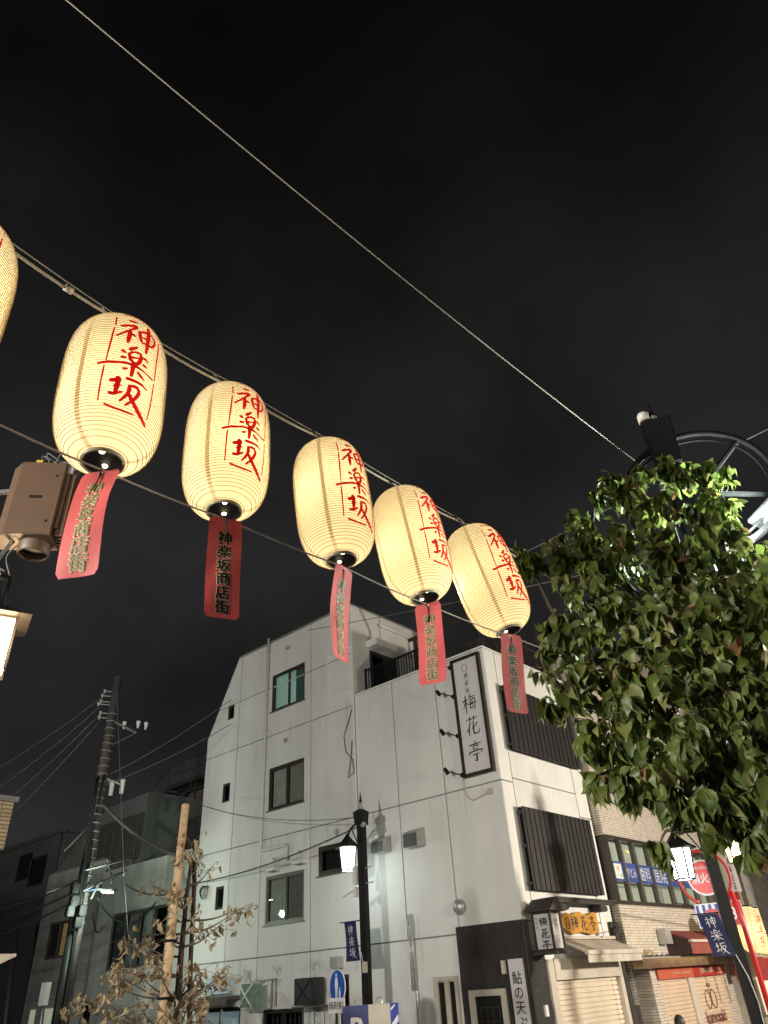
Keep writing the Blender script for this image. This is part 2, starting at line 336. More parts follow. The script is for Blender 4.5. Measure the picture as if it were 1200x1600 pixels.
def brush(mb, strokes, fn, k0=0, seed=1, taper=.55):
    r = random.Random(seed)
    for si, (w, pts) in enumerate(strokes):
        q = spline(pts); N = len(q); L = []; R = []
        for i, p in enumerate(q):
            d = (q[min(i + 1, N - 1)] - q[max(i - 1, 0)]); d = Vector((d.x, d.y)).normalized() if d.length > 1e-9 else Vector((1, 0)); nn = Vector((-d.y, d.x)); t = i / (N - 1)
            ww = w * .5 * (1 - taper * t ** 2) * (.75 + .25 * min(1, t * 6)) * r.uniform(.88, 1.12)
            L.append(p.xy + nn * ww); R.append(p.xy - nn * ww)
        lift = .0004 * (si + k0)
        s = q[0].xy - (q[1].xy - q[0].xy).normalized() * w * .3; e_ = q[-1].xy + (q[-1].xy - q[-2].xy).normalized() * w * .3
        vs = [fn(s.x, s.y, lift)] + [v for a, b in zip(L, R) for v in (fn(a.x, a.y, lift), fn(b.x, b.y, lift))] + [fn(e_.x, e_.y, lift)]
        fs = [(0, 1, 2)] + [(1 + 2 * i, 2 + 2 * i, 4 + 2 * i, 3 + 2 * i) for i in range(N - 1)] + [(2 * N - 1, 2 * N, 2 * N + 1)]
        mb.add(vs, fs)
    return mb
def brush_text(parent, chars, pos, U, N, cw, ch, mat, pitch, vertical=True, lift=.004, name='lettering', fn=None, gain=1.0):
    mb = MB(); U = Vector(U); N = Vector(N); Zv = Vector((0, 0, 1)); pos = Vector(pos)
    for i, c in enumerate(chars):
        off = (len(chars) - 1) / 2 - i
        def g(x, y, l, off=off):
            a = (x - .5) * cw - (0 if vertical else off * pitch); b = (y - .5) * ch + (off * pitch if vertical else 0)
            return fn(a, b, l + lift) if fn else pos + U * a + Zv * b + N * (lift + l)
        brush(mb, [(w * gain, p) for w, p in BR[c]], g, seed=i + 3)
    return mb.build(name, mat, parent, normals=False)

# ------------------------------------------------------------------ ground
def build_ground():
    mb = MB(); n = 24
    xs = [-400 + 800 * i / n for i in range(n + 1)]
    for i in range(n):
        for j in range(n):
            a, b, c, d = xs[i], xs[i + 1], xs[j], xs[j + 1]
            mb.quad((a, c, gz(c)), (b, c, gz(c)), (b, d, gz(d)), (a, d, gz(d)))
    tag(mb.build('ground', m_ground), kind='structure')
    def slab(name, x0, x1, y0, y1):
        m = MB(); m.hexa([(x0, y0, gz(y0) - .1), (x1, y0, gz(y0) - .1), (x1, y1, gz(y1) - .1), (x0, y1, gz(y1) - .1), (x0, y0, gz(y0) + .12), (x1, y0, gz(y0) + .12), (x1, y1, gz(y1) + .12), (x0, y1, gz(y1) + .12)])
        tag(m.build(name, m_pave), kind='structure')
    slab('pavement_side_street', -60, XB + 2.2, 12.2, 14.2); slab('pavement_main_street', XB - .2, XB + 3.4, 14.2, 60)
    m = MB()
    for k in range(8):
        y = 3.2 + k * .0; x = -8.2 + k * .9; m.quad((x, y, gz(y) + .004), (x + .45, y, gz(y) + .004), (x + .45, y + 3, gz(y + 3) + .004), (x, y + 3, gz(y + 3) + .004))
    tag(m.build('road_marking', m_white), kind='structure')
build_ground()

# ------------------------------------------------------------------ walls with openings
def wall_piece(F, u0, u1, z0, z1, holes, mat, parent, name='wall_panel', depth=.10, clip=None, n0=0):
    us = sorted({u0, u1, *[min(max(h[i], u0), u1) for h in holes for i in (0, 1)]}); zs = sorted({z0, z1, *[min(max(h[i], z0), z1) for h in holes for i in (2, 3)]})
    mb = MB(); inh = lambda u, z: any(h[0] < u < h[1] and h[2] < z < h[3] for h in holes)
    for i in range(len(us) - 1):
        for j in range(len(zs) - 1):
            a, b, c, d = us[i], us[i + 1], zs[j], zs[j + 1]
            if b - a < 1e-6 or d - c < 1e-6 or inh((a + b) / 2, (c + d) / 2): continue
            F.p; mb.quad(F.p(a, c, n0), F.p(b, c, n0), F.p(b, d, n0), F.p(a, d, n0))
    def side(a, b, c, d, dp): mb.quad(F.p(a, c, n0), F.p(b, d, n0), F.p(b, d, n0 - dp), F.p(a, c, n0 - dp))
    side(u0, u0, z0, z1, .035); side(u1, u1, z0, z1, .035); side(u0, u1, z0, z0, .035); side(u0, u1, z1, z1, .035)
    for h in holes:
        a, b, c, d = max(h[0], u0), min(h[1], u1), max(h[2], z0), min(h[3], z1)
        if a >= b or c >= d: continue
        if h[0] >= u0: side(a, a, c, d, depth)
        if h[1] <= u1: side(b, b, c, d, depth)
        if h[2] >= z0: side(a, b, c, c, depth)
        if h[3] <= z1: side(a, b, d, d, depth)
    o = mb.build(name, mat, parent, normals=False)
    if clip:
        bm = bmesh.new(); bm.from_mesh(o.data); o0 = ORG[o.name]
        bmesh.ops.bisect_plane(bm, geom=list(bm.verts) + list(bm.edges) + list(bm.faces), plane_co=Vector(clip[0]) - o0, plane_no=clip[1], clear_outer=True); bm.to_mesh(o.data); bm.free()
    return o

def window(parent, F, u0, u1, z0, z1, sashes=2, frame=m_bronze, fw=.05, depth=.10, room=None, glass=m_glass, curtain=None, name='window', mid=0, proud=.0, extra=None):
    mb = MB(); a = -depth
    for (p, q, r, s) in ((u0, u1, z1 - fw, z1), (u0, u1, z0, z0 + fw), (u0, u0 + fw, z0 + fw, z1 - fw), (u1 - fw, u1, z0 + fw, z1 - fw)): F.box(mb, p, q, r, s, a, proud - .012)
    w = mb.build(name, frame, parent)
    for k in range(sashes):
        a0 = u0 + fw + (u1 - u0 - 2 * fw) * k / sashes; a1 = u0 + fw + (u1 - u0 - 2 * fw) * (k + 1) / sashes; s = .035; dn = -.05 - .02 * (k % 2)
        m = MB(); zs = z0 + fw; ze = z1 - fw
        for (p, q, r, t) in ((a0, a1, ze - s, ze), (a0, a1, zs, zs + s), (a0, a0 + s, zs + s, ze - s), (a1 - s, a1, zs + s, ze - s)): F.box(m, p, q, r, t, dn - .015, dn + .012)
        if mid: F.box(m, a0 + s, a1 - s, zs + (ze - zs) * mid - .02, zs + (ze - zs) * mid + .02, dn - .012, dn + .01)
        m.build('sash', frame, w)
        g = MB(); g.quad(F.p(a0 + s, zs + s, dn), F.p(a1 - s, zs + s, dn), F.p(a1 - s, ze - s, dn), F.p(a0 + s, ze - s, dn)); g.build('pane', glass, w, normals=False)
    if room is not None:
        m = MB(); F.box(m, u0, u1, z0, z1, -1.1, -depth - .005)
        m.f = [f for i, f in enumerate(m.f)]
        # open towards the glass: drop the face at n1
        P = m.v; keep = []
        for f in m.f:
            c = sum((Vector(P[i]) for i in f), Vector()) / 4; n_ = (F.b - c.y) if F.k == 'A' else (c.x - F.b)
            if abs(n_ + depth + .005) > .01: keep.append(f)
        m.f = keep; m.build('room', room, w, normals=False)
    if curtain:
        for (c0, c1, cm) in curtain:
            a0 = u0 + (u1 - u0) * c0; a1 = u0 + (u1 - u0) * c1; n = int((a1 - a0) / .02) + 2; m = MB(); vs = []
            for i in range(n + 1):
                u = a0 + (a1 - a0) * i / n; nn = -.17 + .018 * math.sin(i * 1.1) + .008 * math.sin(i * 2.7); vs += [F.p(u, z0, nn), F.p(u, z1, nn)]
            m.add(vs, [(2 * i, 2 * i + 2, 2 * i + 3, 2 * i + 1) for i in range(n)]); m.build('curtain', cm, w, normals=False, smooth=True)
    return w

# ------------------------------------------------------------------ the white corner building
def white_building():
    T = thing('corner_building', 'white four storey corner building with slanted left roof edge, slatted screens and a terrace', 'building', (XB, YA, gz(14)))
    g0 = gz(14) + .12 - .6; J = .016
    XL = -20.45; XT = -13.48; ZT = 11.45; ZP = 8.54
    uA = [XL, -18.77, -17.35, -15.27, XT, -12.03, -10.56, XB]
    wins = {'a': (-17.11, -15.55, 9.04, 10.25), 'b': (-17.11, -15.55, 6.10, 7.31), 'c': (-17.09, -15.52, 3.20, 4.38), 'd': (-14.97, -13.72, 4.13, 4.83),
            'sa': (-19.40, -19.06, 9.38, 9.86), 'sb': (-19.40, -19.02, 6.74, 7.31), 'sc': (-19.39, -19.0, 3.79, 4.39)}
    shop1 = (-17.03, -15.49, -.3, 1.35); shop2 = (-19.75, -17.95, -.3, 1.45); dk = (-14.42, -13.93, .6, 1.95)
    holes = list(wins.values()) + [shop1, shop2, dk]
    clipA = ((-18.9, YA, 11.53), Vector((-2.54, 0, 1.52)).normalized())
    def piece(u0, u1, z0, z1, hs=holes, clip=None): wall_piece(FA, u0 + J, u1 - J, z0 + J, z1 - J, [h for h in hs if h[0] < u1 and h[1] > u0 and h[2] < z1 and h[3] > z0], m_wall, T, clip=clip)
    # tall part: rows
    for (u0, u1) in ((XL, -18.77), (-18.77, -15.27), (-15.27, XT)):
        piece(u0, u1, 8.30, 9.86 if u0 != -15.27 else 9.86, clip=clipA)
        piece(u0, u1, 9.86, ZT, clip=clipA); piece(u0, u1, 5.35, 8.30)
    for (u0, u1) in ((XL, -18.77), (-18.77, -17.35), (-17.35, -15.27), (-15.27, XT)):
        hs = holes
        piece(u0, u1, 2.49, 5.35); piece(u0, u1, g0, 2.49)
    for (u0, u1) in ((XT, -12.03), (-12.03, -10.56), (-10.56, XB)):
        piece(u0, u1, 5.35, ZP); piece(u0, u1, 2.49, 5.35)
    for (u0, u1) in ((XT, -11.90), (-11.90, -10.62)): piece(u0, u1, g0, 2.49)
    piece(-10.62, XB, g0, 2.49)
    # backing seen in the joints (mask around openings)
    bk = MB(); hs = holes
    us = sorted({XL, XB, XT, *[h[0] for h in hs], *[h[1] for h in hs]}); zs = sorted({g0, ZP, ZT, *[h[2] for h in hs], *[h[3] for h in hs]})
    for i in range(len(us) - 1):
        for j in range(len(zs) - 1):
            a, b, c, d = us[i], us[i + 1], zs[j], zs[j + 1]; mu, mz = (a + b) / 2, (c + d) / 2
            if any(h[0] < mu < h[1] and h[2] < mz < h[3] for h in hs) or (mu > XT and mz > ZP): continue
            bk.quad(FA.p(a, c, -.022), FA.p(b, c, -.022), FA.p(b, d, -.022), FA.p(a, d, -.022))
    o = bk.build('joint_backing', m_joint, T, normals=False)
    bm = bmesh.new(); bm.from_mesh(o.data); bmesh.ops.bisect_plane(bm, geom=list(bm.verts) + list(bm.edges) + list(bm.faces), plane_co=Vector(clipA[0]) - ORG[o.name], plane_no=clipA[1], clear_outer=True); bm.to_mesh(o.data); bm.free()
    # facade B: strip, middle (behind the screens), edge
    YR = 17.95
    for (u0, u1, z0, z1) in ((YA, 14.48, 5.35, ZP), (YA, 14.48, 2.6, 5.35), (14.48, 17.36, 5.45, ZP), (14.48, 17.36, 2.9, 5.45), (17.36, YR, 4.9, ZP), (17.36, YR, g0, 4.9), (YA, 17.36, g0, 2.6), (14.48, 17.36, 2.6, 2.9)):
        wall_piece(FB, u0 + J, u1 - J, z0 + J, z1 - J, [(14.80, 17.60, -2, 1.9)] if z0 < 0 else [], m_wall, T)
    m = MB(); m.quad(FB.p(YA, 1.92, -.03), FB.p(YR, 1.92, -.03), FB.p(YR, ZP, -.03), FB.p(YA, ZP, -.03)); m.build('joint_backing', m_joint, T, normals=False)
    # parapet caps, roof slabs, tall side wall, sloping left flank and back
    m = MB(); m.box(XT, XB - .02, YA + .02, YR, 8.0, 8.05); m.build('terrace_floor', m_wall2, T)
    m = MB(); m.box(XT + .002, XB + .012, YA - .012, YA + .16, ZP, ZP + .05); m.box(XB - .16, XB + .012, YA + .162, YR, ZP, ZP + .05); m.build('parapet_cap', m_wall, T, bevel=.008)
    m = MB(); m.quad((XB - .15, YA + .15, 8.05), (XB - .15, YR, 8.05), (XB - .15, YR, ZP), (XB - .15, YA + .15, ZP)); m.quad((XT, YA + .15, 8.05), (XB - .15, YA + .15, 8.05), (XB - .15, YA + .15, ZP), (XT, YA + .15, ZP)); m.build('parapet_inner', m_wall, T)
    wf = Face('B', XT)
    for (a, b, c, d) in ((YA, 15.3, 8.0, ZT), (15.3, 18.6, 8.0, 9.86), (15.3, 18.6, 9.86, ZT)): wall_piece(wf, a + J, b - J, c, d, [], m_wall, T)
    m = MB(); m.quad((XT - .03, YA + .02, 5), (XT - .03, 18.6, 5), (XT - .03, 18.6, ZT), (XT - .03, YA + .02, ZT)); m.build('joint_backing', m_joint, T)
    m = MB(); P = [(XL, g0), (XL, 8.98), (-18.9, ZT), (XT, ZT), (XT, g0)]
    for i in (0, 1, 2): a, b = P[i], P[i + 1]; m.quad((a[0], YA + .022, a[1]), (b[0], YA + .022, b[1]), (b[0], 18.6, b[1]), (a[0], 18.6, a[1]))
    m.build('flank_wall', m_wall, T)
    m = MB(); m.add([(p[0], 18.6, p[1]) for p in P], [(0, 1, 2, 3, 4)]); m.quad((XT, 18.0, g0), (XB - .03, 18.0, g0), (XB - .03, 18.0, 8.05), (XT, 18.0, 8.05)); m.build('rear_wall', m_wall, T)
    m = MB(); m.box(-18.93, XT + .02, YA - .02, YA + .12, ZT, ZT + .05); m.box(XT - .10, XT + .02, YA + .122, 18.6, ZT, ZT + .05); m.build('roof_edge', m_alu, T)
    # windows
    mg = Emit('lit_room', (.42, .72, .60), .16); mgl = M('lit_curtain', (.30, .38, .33), .8, emit=(.45, .75, .6), estr=.10)
    window(T, FA, *wins['a'], room=mg, depth=.13, curtain=[(.62, 1, M('shelf_boxes', (.08, .16, .14), .8))])
    window(T, FA, *wins['b'], room=m_room, depth=.13, curtain=[(.02, .5, m_curt), (.5, .98, M('pale_blind', (.24, .24, .19), .8, emit=(.8, .75, .5), estr=.03))])
    window(T, FA, *wins['c'], room=m_room, depth=.13, curtain=[(.02, .5, m_curt), (.5, .98, M('pale_blind', (.22, .23, .20), .8))], frame=m_greyframe)
    m = MB()
    for k in range(5): FA.box(m, -16.2 + .02 * k, -15.62 - .03 * k, 3.30 + .055 * k, 3.34 + .055 * k, -.30, -.16)
    window(T, FA, *wins['d'], room=m_room, depth=.13, glass=m_glassdark, sashes=1, fw=.08, curtain=[(.1, .9, M('blind_grey', (.12, .12, .12), .8))])
    for k in ('sa', 'sb', 'sc'):
        w = window(T, FA, *wins[k], sashes=1, room=m_room, depth=.12, glass=m_glassdark, fw=.035, name='vent_window')
    m = MB()
    for i in range(9): z = 3.86 + i * .055; FA.box(m, -19.34, -19.05, z, z + .018, -.075, -.055)
    m.build('louvre_slats', m_greyframe, T)
    for (u0, u1, z0, z1) in (wins['a'], wins['b'], wins['c'], wins['d']):
        m = MB(); FA.box(m, u0 - .04, u1 + .04, z0 - .035, z0 - .002, -.02, .045); m.build('window_sill', m_greyframe, T)
    # red round sticker behind two windows
    for (u, z) in ((-15.78, 10.12), (-15.86, 7.16)):
        m = MB(); m.disc(FA.p(u, z, -.045), (0, -1, 0), .055, 3); m.build('window_sticker', m_red, T)
    # shop openings at street level
    w = window(T, FA, *shop1, room=m_room, glass=m_glassdark, sashes=2, fw=.05, name='shop_window')
    w = window(T, FA, *shop2, room=Emit('lit_shop', (.55, .78, .85), .10), glass=m_glass, sashes=2, fw=.06, name='shop_window', frame=m_black)
    window(T, FA, *dk, room=m_room, glass=m_glassdark, sashes=1, fw=.05, name='shop_window')
    m = MB()
    for k in range(9):
        u = -16.9 + k * .165; m.lathe([(.0, 1.02), (.035, 1.02), (.037, 1.14), (.016, 1.19), (.014, 1.26), (0, 1.26)], 10, (u, YA + .24, 0))
    m.build('bottle_row', M('bottle_glass', (.25, .25, .24), .15), T)
    m = MB(); FA.box(m, -19.95, -17.9, 1.62, 1.70, 0, .55); FA.box(m, -19.95, -17.9, 1.50, 1.62, .50, .55); m.build('entrance_canopy', m_greyframe, T)
    m = MB(); FA.box(m, -19.3, -18.25, 1.75, 2.15, 0, .22); m.build('canopy_sign_box', M('dim_lightbox', (.35, .42, .45), .5, emit=(.5, .8, .9), estr=.10), T, bevel=.01)
    # drain pipe with its elbow to the left, clipped to the wall
    m = MB(); m.tube([FA.p(-17.27, 11.6, .09), FA.p(-17.27, 5.12, .09), FA.p(-17.22, 5.06, .09), FA.p(-16.2, 5.06, .09), FA.p(-16.13, 5.0, .09), FA.p(-16.13, 4.68, .09)], .042, 10)
    m.build('drain_pipe', m_white, T, smooth=True)
    for z in (11.0, 9.7, 8.4, 7.1, 5.8): m = MB(); FA.box(m, -17.32, -17.22, z, z + .03, 0, .12); m.build('pipe_clip', m_white, T)
    m = MB(); m.tube([FA.p(XT + .05, 8.62, .07), FA.p(XT + .05, 2.5, .07)], .022, 8); m.build('thin_conduit', m_white, T)
    m = MB(); FA.box(m, -14.55, XT - .04, 8.78, 8.81, .0, .035); FA.box(m, -14.55, -14.5, 8.81, 10.12, 0, .035); FA.box(m, -14.5, XT - .04, 10.09, 10.12, 0, .035); m.build('trim_frame', m_wall, T)
    m = MB(); m.tube([FA.p(-13.52, 8.2, .03), FA.p(-13.85, 7.5, .06), FA.p(-13.8, 7.05, .05), FA.p(-13.55, 6.8, .05), FA.p(-13.52, 6.45, .05), FA.p(-13.72, 6.35, .06), FA.p(-13.6, 6.9, .05), FA.p(-13.55, 7.3, .05)], .012, 6); m.build('loose_cable', m_dim, T, smooth=True)
    # round vents
    for (u, z) in ((-16.35, 10.98), (-16.35, 7.98), (-14.22, 5.08)):
        m = MB(); m.lathe([(.0, 0), (.055, 0), (.075, .02), (.075, .05), (.05, .05), (.04, .03), (0, .03)], 18)
        m.v = [tuple(FA.p(u + x, z + y, zz)) for (x, y, zz) in m.v]; m.build('round_vent', m_alu, T, smooth=False)
    # barrel hoods and box hoods
    def barrel(u, z, r, h, d):
        m = MB(); n = 12; a = [FA.p(u + r * math.cos(PI * k / n), z + r * math.sin(PI * k / n), 0) for k in range(n + 1)]
        pts = a + [FA.p(u - r, z - h, 0), FA.p(u + r, z - h, 0)]; q = [p + FA.N * d for p in pts]; N = len(pts)
        m.add([*pts, *q], [(i, (i + 1) % N, (i + 1) % N + N, i + N) for i in range(N) if i != N - 2] + [tuple(range(N, 2 * N))])
        m.build('vent_hood', m_white, T)
    barrel(-16.62, 4.62, .17, .17, .28); barrel(-15.54, 4.66, .17, .17, .28)
    for (u0, u1, z0, z1) in ((-12.78, -12.36, 4.36, 4.72), (-11.74, -11.28, 4.34, 4.74)):
        m = MB(); d = .30
        m.hexa([FA.p(u0, z0, 0), FA.p(u1, z0, 0), FA.p(u1, z0 - .03, d), FA.p(u0, z0 - .03, d), FA.p(u0, z1, 0), FA.p(u1, z1, 0), FA.p(u1, z1 - .10, d), FA.p(u0, z1 - .10, d)])
        h = m.build('vent_hood', m_alu, T, bevel=.012)
        m = MB(); m.hexa([FA.p(u0 + .03, z0 - .02, d + .004), FA.p(u1 - .03, z0 - .02, d + .004), FA.p(u1 - .03, z0, d + .02), FA.p(u0 + .03, z0, d + .02), FA.p(u0 + .03, z1 - .14, d + .004), FA.p(u1 - .03, z1 - .14, d + .004), FA.p(u1 - .03, z1 - .15, d + .02), FA.p(u0 + .03, z1 - .15, d + .02)])
        m.build('hood_flap', m_dim, h)
    m = MB(); m.lathe([(0, 0), (.12, 0), (.15, .03), (.15, .09), (.11, .14), (0, .15)], 24); m.v = [tuple(FA.p(-10.46 + x, 2.99 + y, z)) for (x, y, z) in m.v]; m.build('vent_hood', m_alu, T, smooth=True)
    m = MB(); FA.box(m, -14.36, -14.10, 2.08, 2.32, 0, .22); m.build('vent_hood', m_alu, T, bevel=.01)
    m = MB(); FA.box(m, -9.33, -9.22, 5.09, 5.21, 0, .08); m.build('junction_box', m_cream, T, bevel=.006)
    m = MB(); m.tube([FA.p(-9.98, 5.62, .02), FA.p(-9.98, 5.28, .02), FA.p(-9.90, 5.12, .03), FA.p(-9.78, 5.05, .03), FA.p(-9.55, 5.09, .03), FA.p(-9.33, 5.15, .05)], .016, 7); m.build('conduit', m_cream, T, smooth=True)
    # chrome rail beside the louvred door
    m = MB()
    for du in (-.045, .045): m.tube([FA.p(-11.86 + du, 2.98, .10), FA.p(-11.86 + du, 1.55, .10)], .022, 8)
    for k in range(9): z = 1.65 + k * .15; m.tube([FA.p(-11.92, z, .10), FA.p(-11.80, z, .10)], .014, 6)
    m.build('chrome_rail', m_alu, T, smooth=True)
    m = MB(); m.tube([FA.p(-11.82, 1.55, .05), FA.p(-11.82, g0, .05)], .03, 8); m.build('gas_pipe', m_alu, T)
    # louvred white door frame
    D = MB(); fr = [(-11.36, -10.72, 1.68, 1.76), (-11.36, -11.24, g0, 1.68), (-11.06, -10.94, g0, 1.68), (-10.79, -10.72, g0, 1.68)]
    for q in fr: FA.box(D, *q, 0, .06)
    d = D.build('meter_door', m_cream, T)
    for (a, b) in ((-11.24, -11.06), (-10.94, -10.79)): m = MB(); FA.box(m, a, b, g0, 1.66, 0, .02); m.build('door_slot', m_black, d)
    # corrugated dark cladding wrapping the corner at street level
    m = MB(); n = 44; u0, u1 = -10.62, XB
    for i in range(n):
        a = u0 + (u1 - u0) * i / n; w_ = (u1 - u0) / n
        FA.box(m, a, a + w_ * .55, .95 if False else g0, 2.62, .012, .055)
    for i in range(16):
        a = YA - .05 + i * .04; FB.box(m, a, a + .022, g0, 2.62 - .55 * (i > 4), .012, .055)
    FA.box(m, u0, XB + .05, g0, 2.60, .002, .012); FB.box(m, YA - .012, 14.60, g0, 2.05, .002, .012)
    stuff(m.build('corrugated_cladding', M('cladding_dark', (.050, .045, .045), .45, var=.2, scale=8), T))
    m = MB(); FA.box(m, -10.42, -9.52, 1.38, 1.49, .055, .10); FA.box(m, -10.42, -10.28, g0, 1.38, .055, .10); FA.box(m, -9.64, -9.52, g0, 1.38, .055, .10)
    d = m.build('entrance_door', m_cream, T)
    m = MB(); FA.box(m, -10.28, -9.64, g0, 1.38, .056, .07); m.build('door_leaf', m_black, d)
    m = MB()
    for k in range(4): u = -10.18 + k * .15; FA.box(m, u, u + .02, .2, 1.22, .07, .082)
    for k in range(5): z = .3 + k * .22; FA.box(m, -10.2, -9.72, z, z + .02, .082, .09)
    m.build('door_lattice', m_bronze, d)
    m = MB(); FA.box(m, -9.52, -9.44, 1.72, 1.95, .055, .14); m.build('door_intercom', m_cream, T, bevel=.006)
    # slatted screens on the street side
    def screen(y0, y1, z0, z1, n):
        m = MB(); q = (y1 - y0) / n
        for i in range(n): a = y0 + i * q; FB.box(m, a, a + q * (.62 + .1 * ((i * 7) % 3)), z0, z1, .15, .185 + .006 * ((i * 5) % 3))
        s = stuff(m.build('slatted_screen', m_slat, T))
        m = MB()
        for z in (z0 + .1, (z0 + z1) / 2, z1 - .14): FB.box(m, y0 - .02, y1, z, z + .05, .10, .15)
        for z in (z0 + .1, z1 - .14): FB.box(m, y0 + .02, y0 + .06, z, z + .05, 0, .10); FB.box(m, y1 - .08, y1 - .04, z, z + .05, 0, .10)
        m.build('screen_rail', m_bronze, T)
        m = MB(); FB.box(m, y0, y1, z0, z1, .088, .094); m.build('screen_backing', m_black, T)
    screen(14.44, 17.62, 6.06, 7.62, 46); screen(14.40, 17.50, 3.15, 4.80, 46)
    # little wooden roof under the screen
    m = MB(); FB.box(m, 14.85, 17.62, 2.98, 3.02, 0, .42); FB.box(m, 14.95, 17.5, 2.92, 2.98, .30, .38); r = m.build('wooden_eave', m_boards, T)
    m = MB()
    for y in (15.15, 16.9): m = MB(); FB.box(m, y, y + .35, 2.80, 2.92, 0, .30); m.build('eave_bracket', m_boards, r, bevel=.02)
    # canvas awning
    m = MB(); y0, y1 = 15.24, 17.72
    m.hexa([FB.p(y0, 2.24, .02), FB.p(y1, 2.24, .02), FB.p(y1, 1.99, .62), FB.p(y0, 1.99, .62), FB.p(y0, 2.27, .02), FB.p(y1, 2.27, .02), FB.p(y1, 2.02, .62), FB.p(y0, 2.02, .62)])
    a = m.build('canvas_awning', m_creamcloth, T)
    m = MB(); FB.box(m, y0 - .03, y1 + .03, 1.955, 2.035, .622, .70); FB.box(m, y0 - .02, y1 + .02, 2.27, 2.33, 0, .10); m.build('awning_bar', m_cream, a, bevel=.008)
    m = MB(); n = 40; vs = []
    for i in range(n + 1): y = y0 + (y1 - y0) * i / n; vs += [FB.p(y, 1.955, .66), FB.p(y, 1.82, .655 + .012 * math.sin(i * .9))]
    m.add(vs, [(2 * i, 2 * i + 2, 2 * i + 3, 2 * i + 1) for i in range(n)]); m.build('awning_valance', m_creamcloth, a)
    # roller shutter
    m = MB(); FB.box(m, 14.58, 14.80, g0, 1.92, -.05, .10); FB.box(m, 17.56, 17.72, g0, 1.92, -.05, .10); FB.box(m, 14.80, 17.56, 1.56, 1.92, 0, .12); s = m.build('roller_shutter', m_cream, T)
    m = MB(); z = 1.56; n = 26; vs = []
    for i in range(n + 1):
        for (dz, nn) in ((0, .0), (.012, -.02), (.018, .0)): pass
    zz = 1.56
    while zz > g0:
        FB.box(m, 14.79, 17.57, zz - .068, zz, -.04, .0); FB.box(m, 14.79, 17.57, zz - .088, zz - .068, -.04, -.034); zz -= .088
    stuff(m.build('shutter_slats', m_shut, s))
    m = MB(); FB.box(m, 14.24, 14.34, 1.0, 1.18, .05, .10); m.build('letter_box', m_white, T)
    # charred boards pillar at the right end
    for k in range(4): m = MB(); a = 17.66 + k * .15; FB.box(m, a, a + .142, g0, 2.62 - .03 * (k % 2), .03, .07 + .01 * (k % 2)); m.build('pillar_board', m_boards, T)
    # terrace: railings, pergola, door in the tall wall
    for i in range(30):
        u = -13.02 + i * .095; m = MB(); FA.box(m, u, u + .022, 8.62, 9.17, -.08, -.055); m.build('baluster', m_black, T)
    m = MB(); FA.box(m, -13.06, -10.2, 9.17, 9.21, -.09, -.045); FA.box(m, -13.06, -10.2, 8.60, 8.625, -.085, -.05); FA.box(m, -13.06, -13.02, 8.59, 9.25, -.09, -.045); m.build('terrace_rail', m_black, T)
    m = MB()
    for i in range(12): u = -10.0 + i * .08; FA.box(m, u, u + .02, 8.6, 8.95, -.35, -.33)
    for i in range(36): y = 14.4 + i * .1; FB.box(m, y, y + .02, 8.6, 9.35, -.30, -.28)
    FA.box(m, -10.02, -9.2, 8.95, 8.98, -.36, -.32); FB.box(m, 14.3, 17.95, 9.35, 9.39, -.31, -.27); stuff(m.build('rear_balusters', m_bronze, T))
    m = MB()
    for (x, y) in ((-12.1, 15.2), (-9.4, 15.2), (-12.1, 17.6), (-9.4, 17.6)): m.box(x, x + .07, y, y + .07, 8.05, 10.15)
    for k in range(2): y = 15.2 + k * 2.4; m.box(-12.3, -9.2, y, y + .05, 10.15, 10.25)
    for k in range(14): x = -12.0 + k * .2; m.box(x, x + .03, 17.7, 17.73, 8.1, 10.1)
    stuff(m.build('pergola', m_bronze, T))
    m = MB(); wf.box(m, 14.75, 15.9, 8.05, 10.15, .0, .05); d = m.build('terrace_door', m_bronze, T)
    m = MB(); wf.box(m, 14.82, 15.3, 8.2, 10.05, .051, .06); m.build('door_pane', m_glassdark, d)
    m = MB(); wf.box(m, 14.6, 16.0, 10.2, 10.42, 0, .45); m.build('door_hood', m_white, T, bevel=.02)
    m = MB(); m.tube([wf.p(15.2, 11.1, .1), wf.p(16.6, 11.1, .1), wf.p(16.7, 11.0, .1), wf.p(16.7, 10.3, .1)], .04, 8); m.build('terrace_pipe', m_white, T, smooth=True)
    # stains under the hood
    return T
white_building()

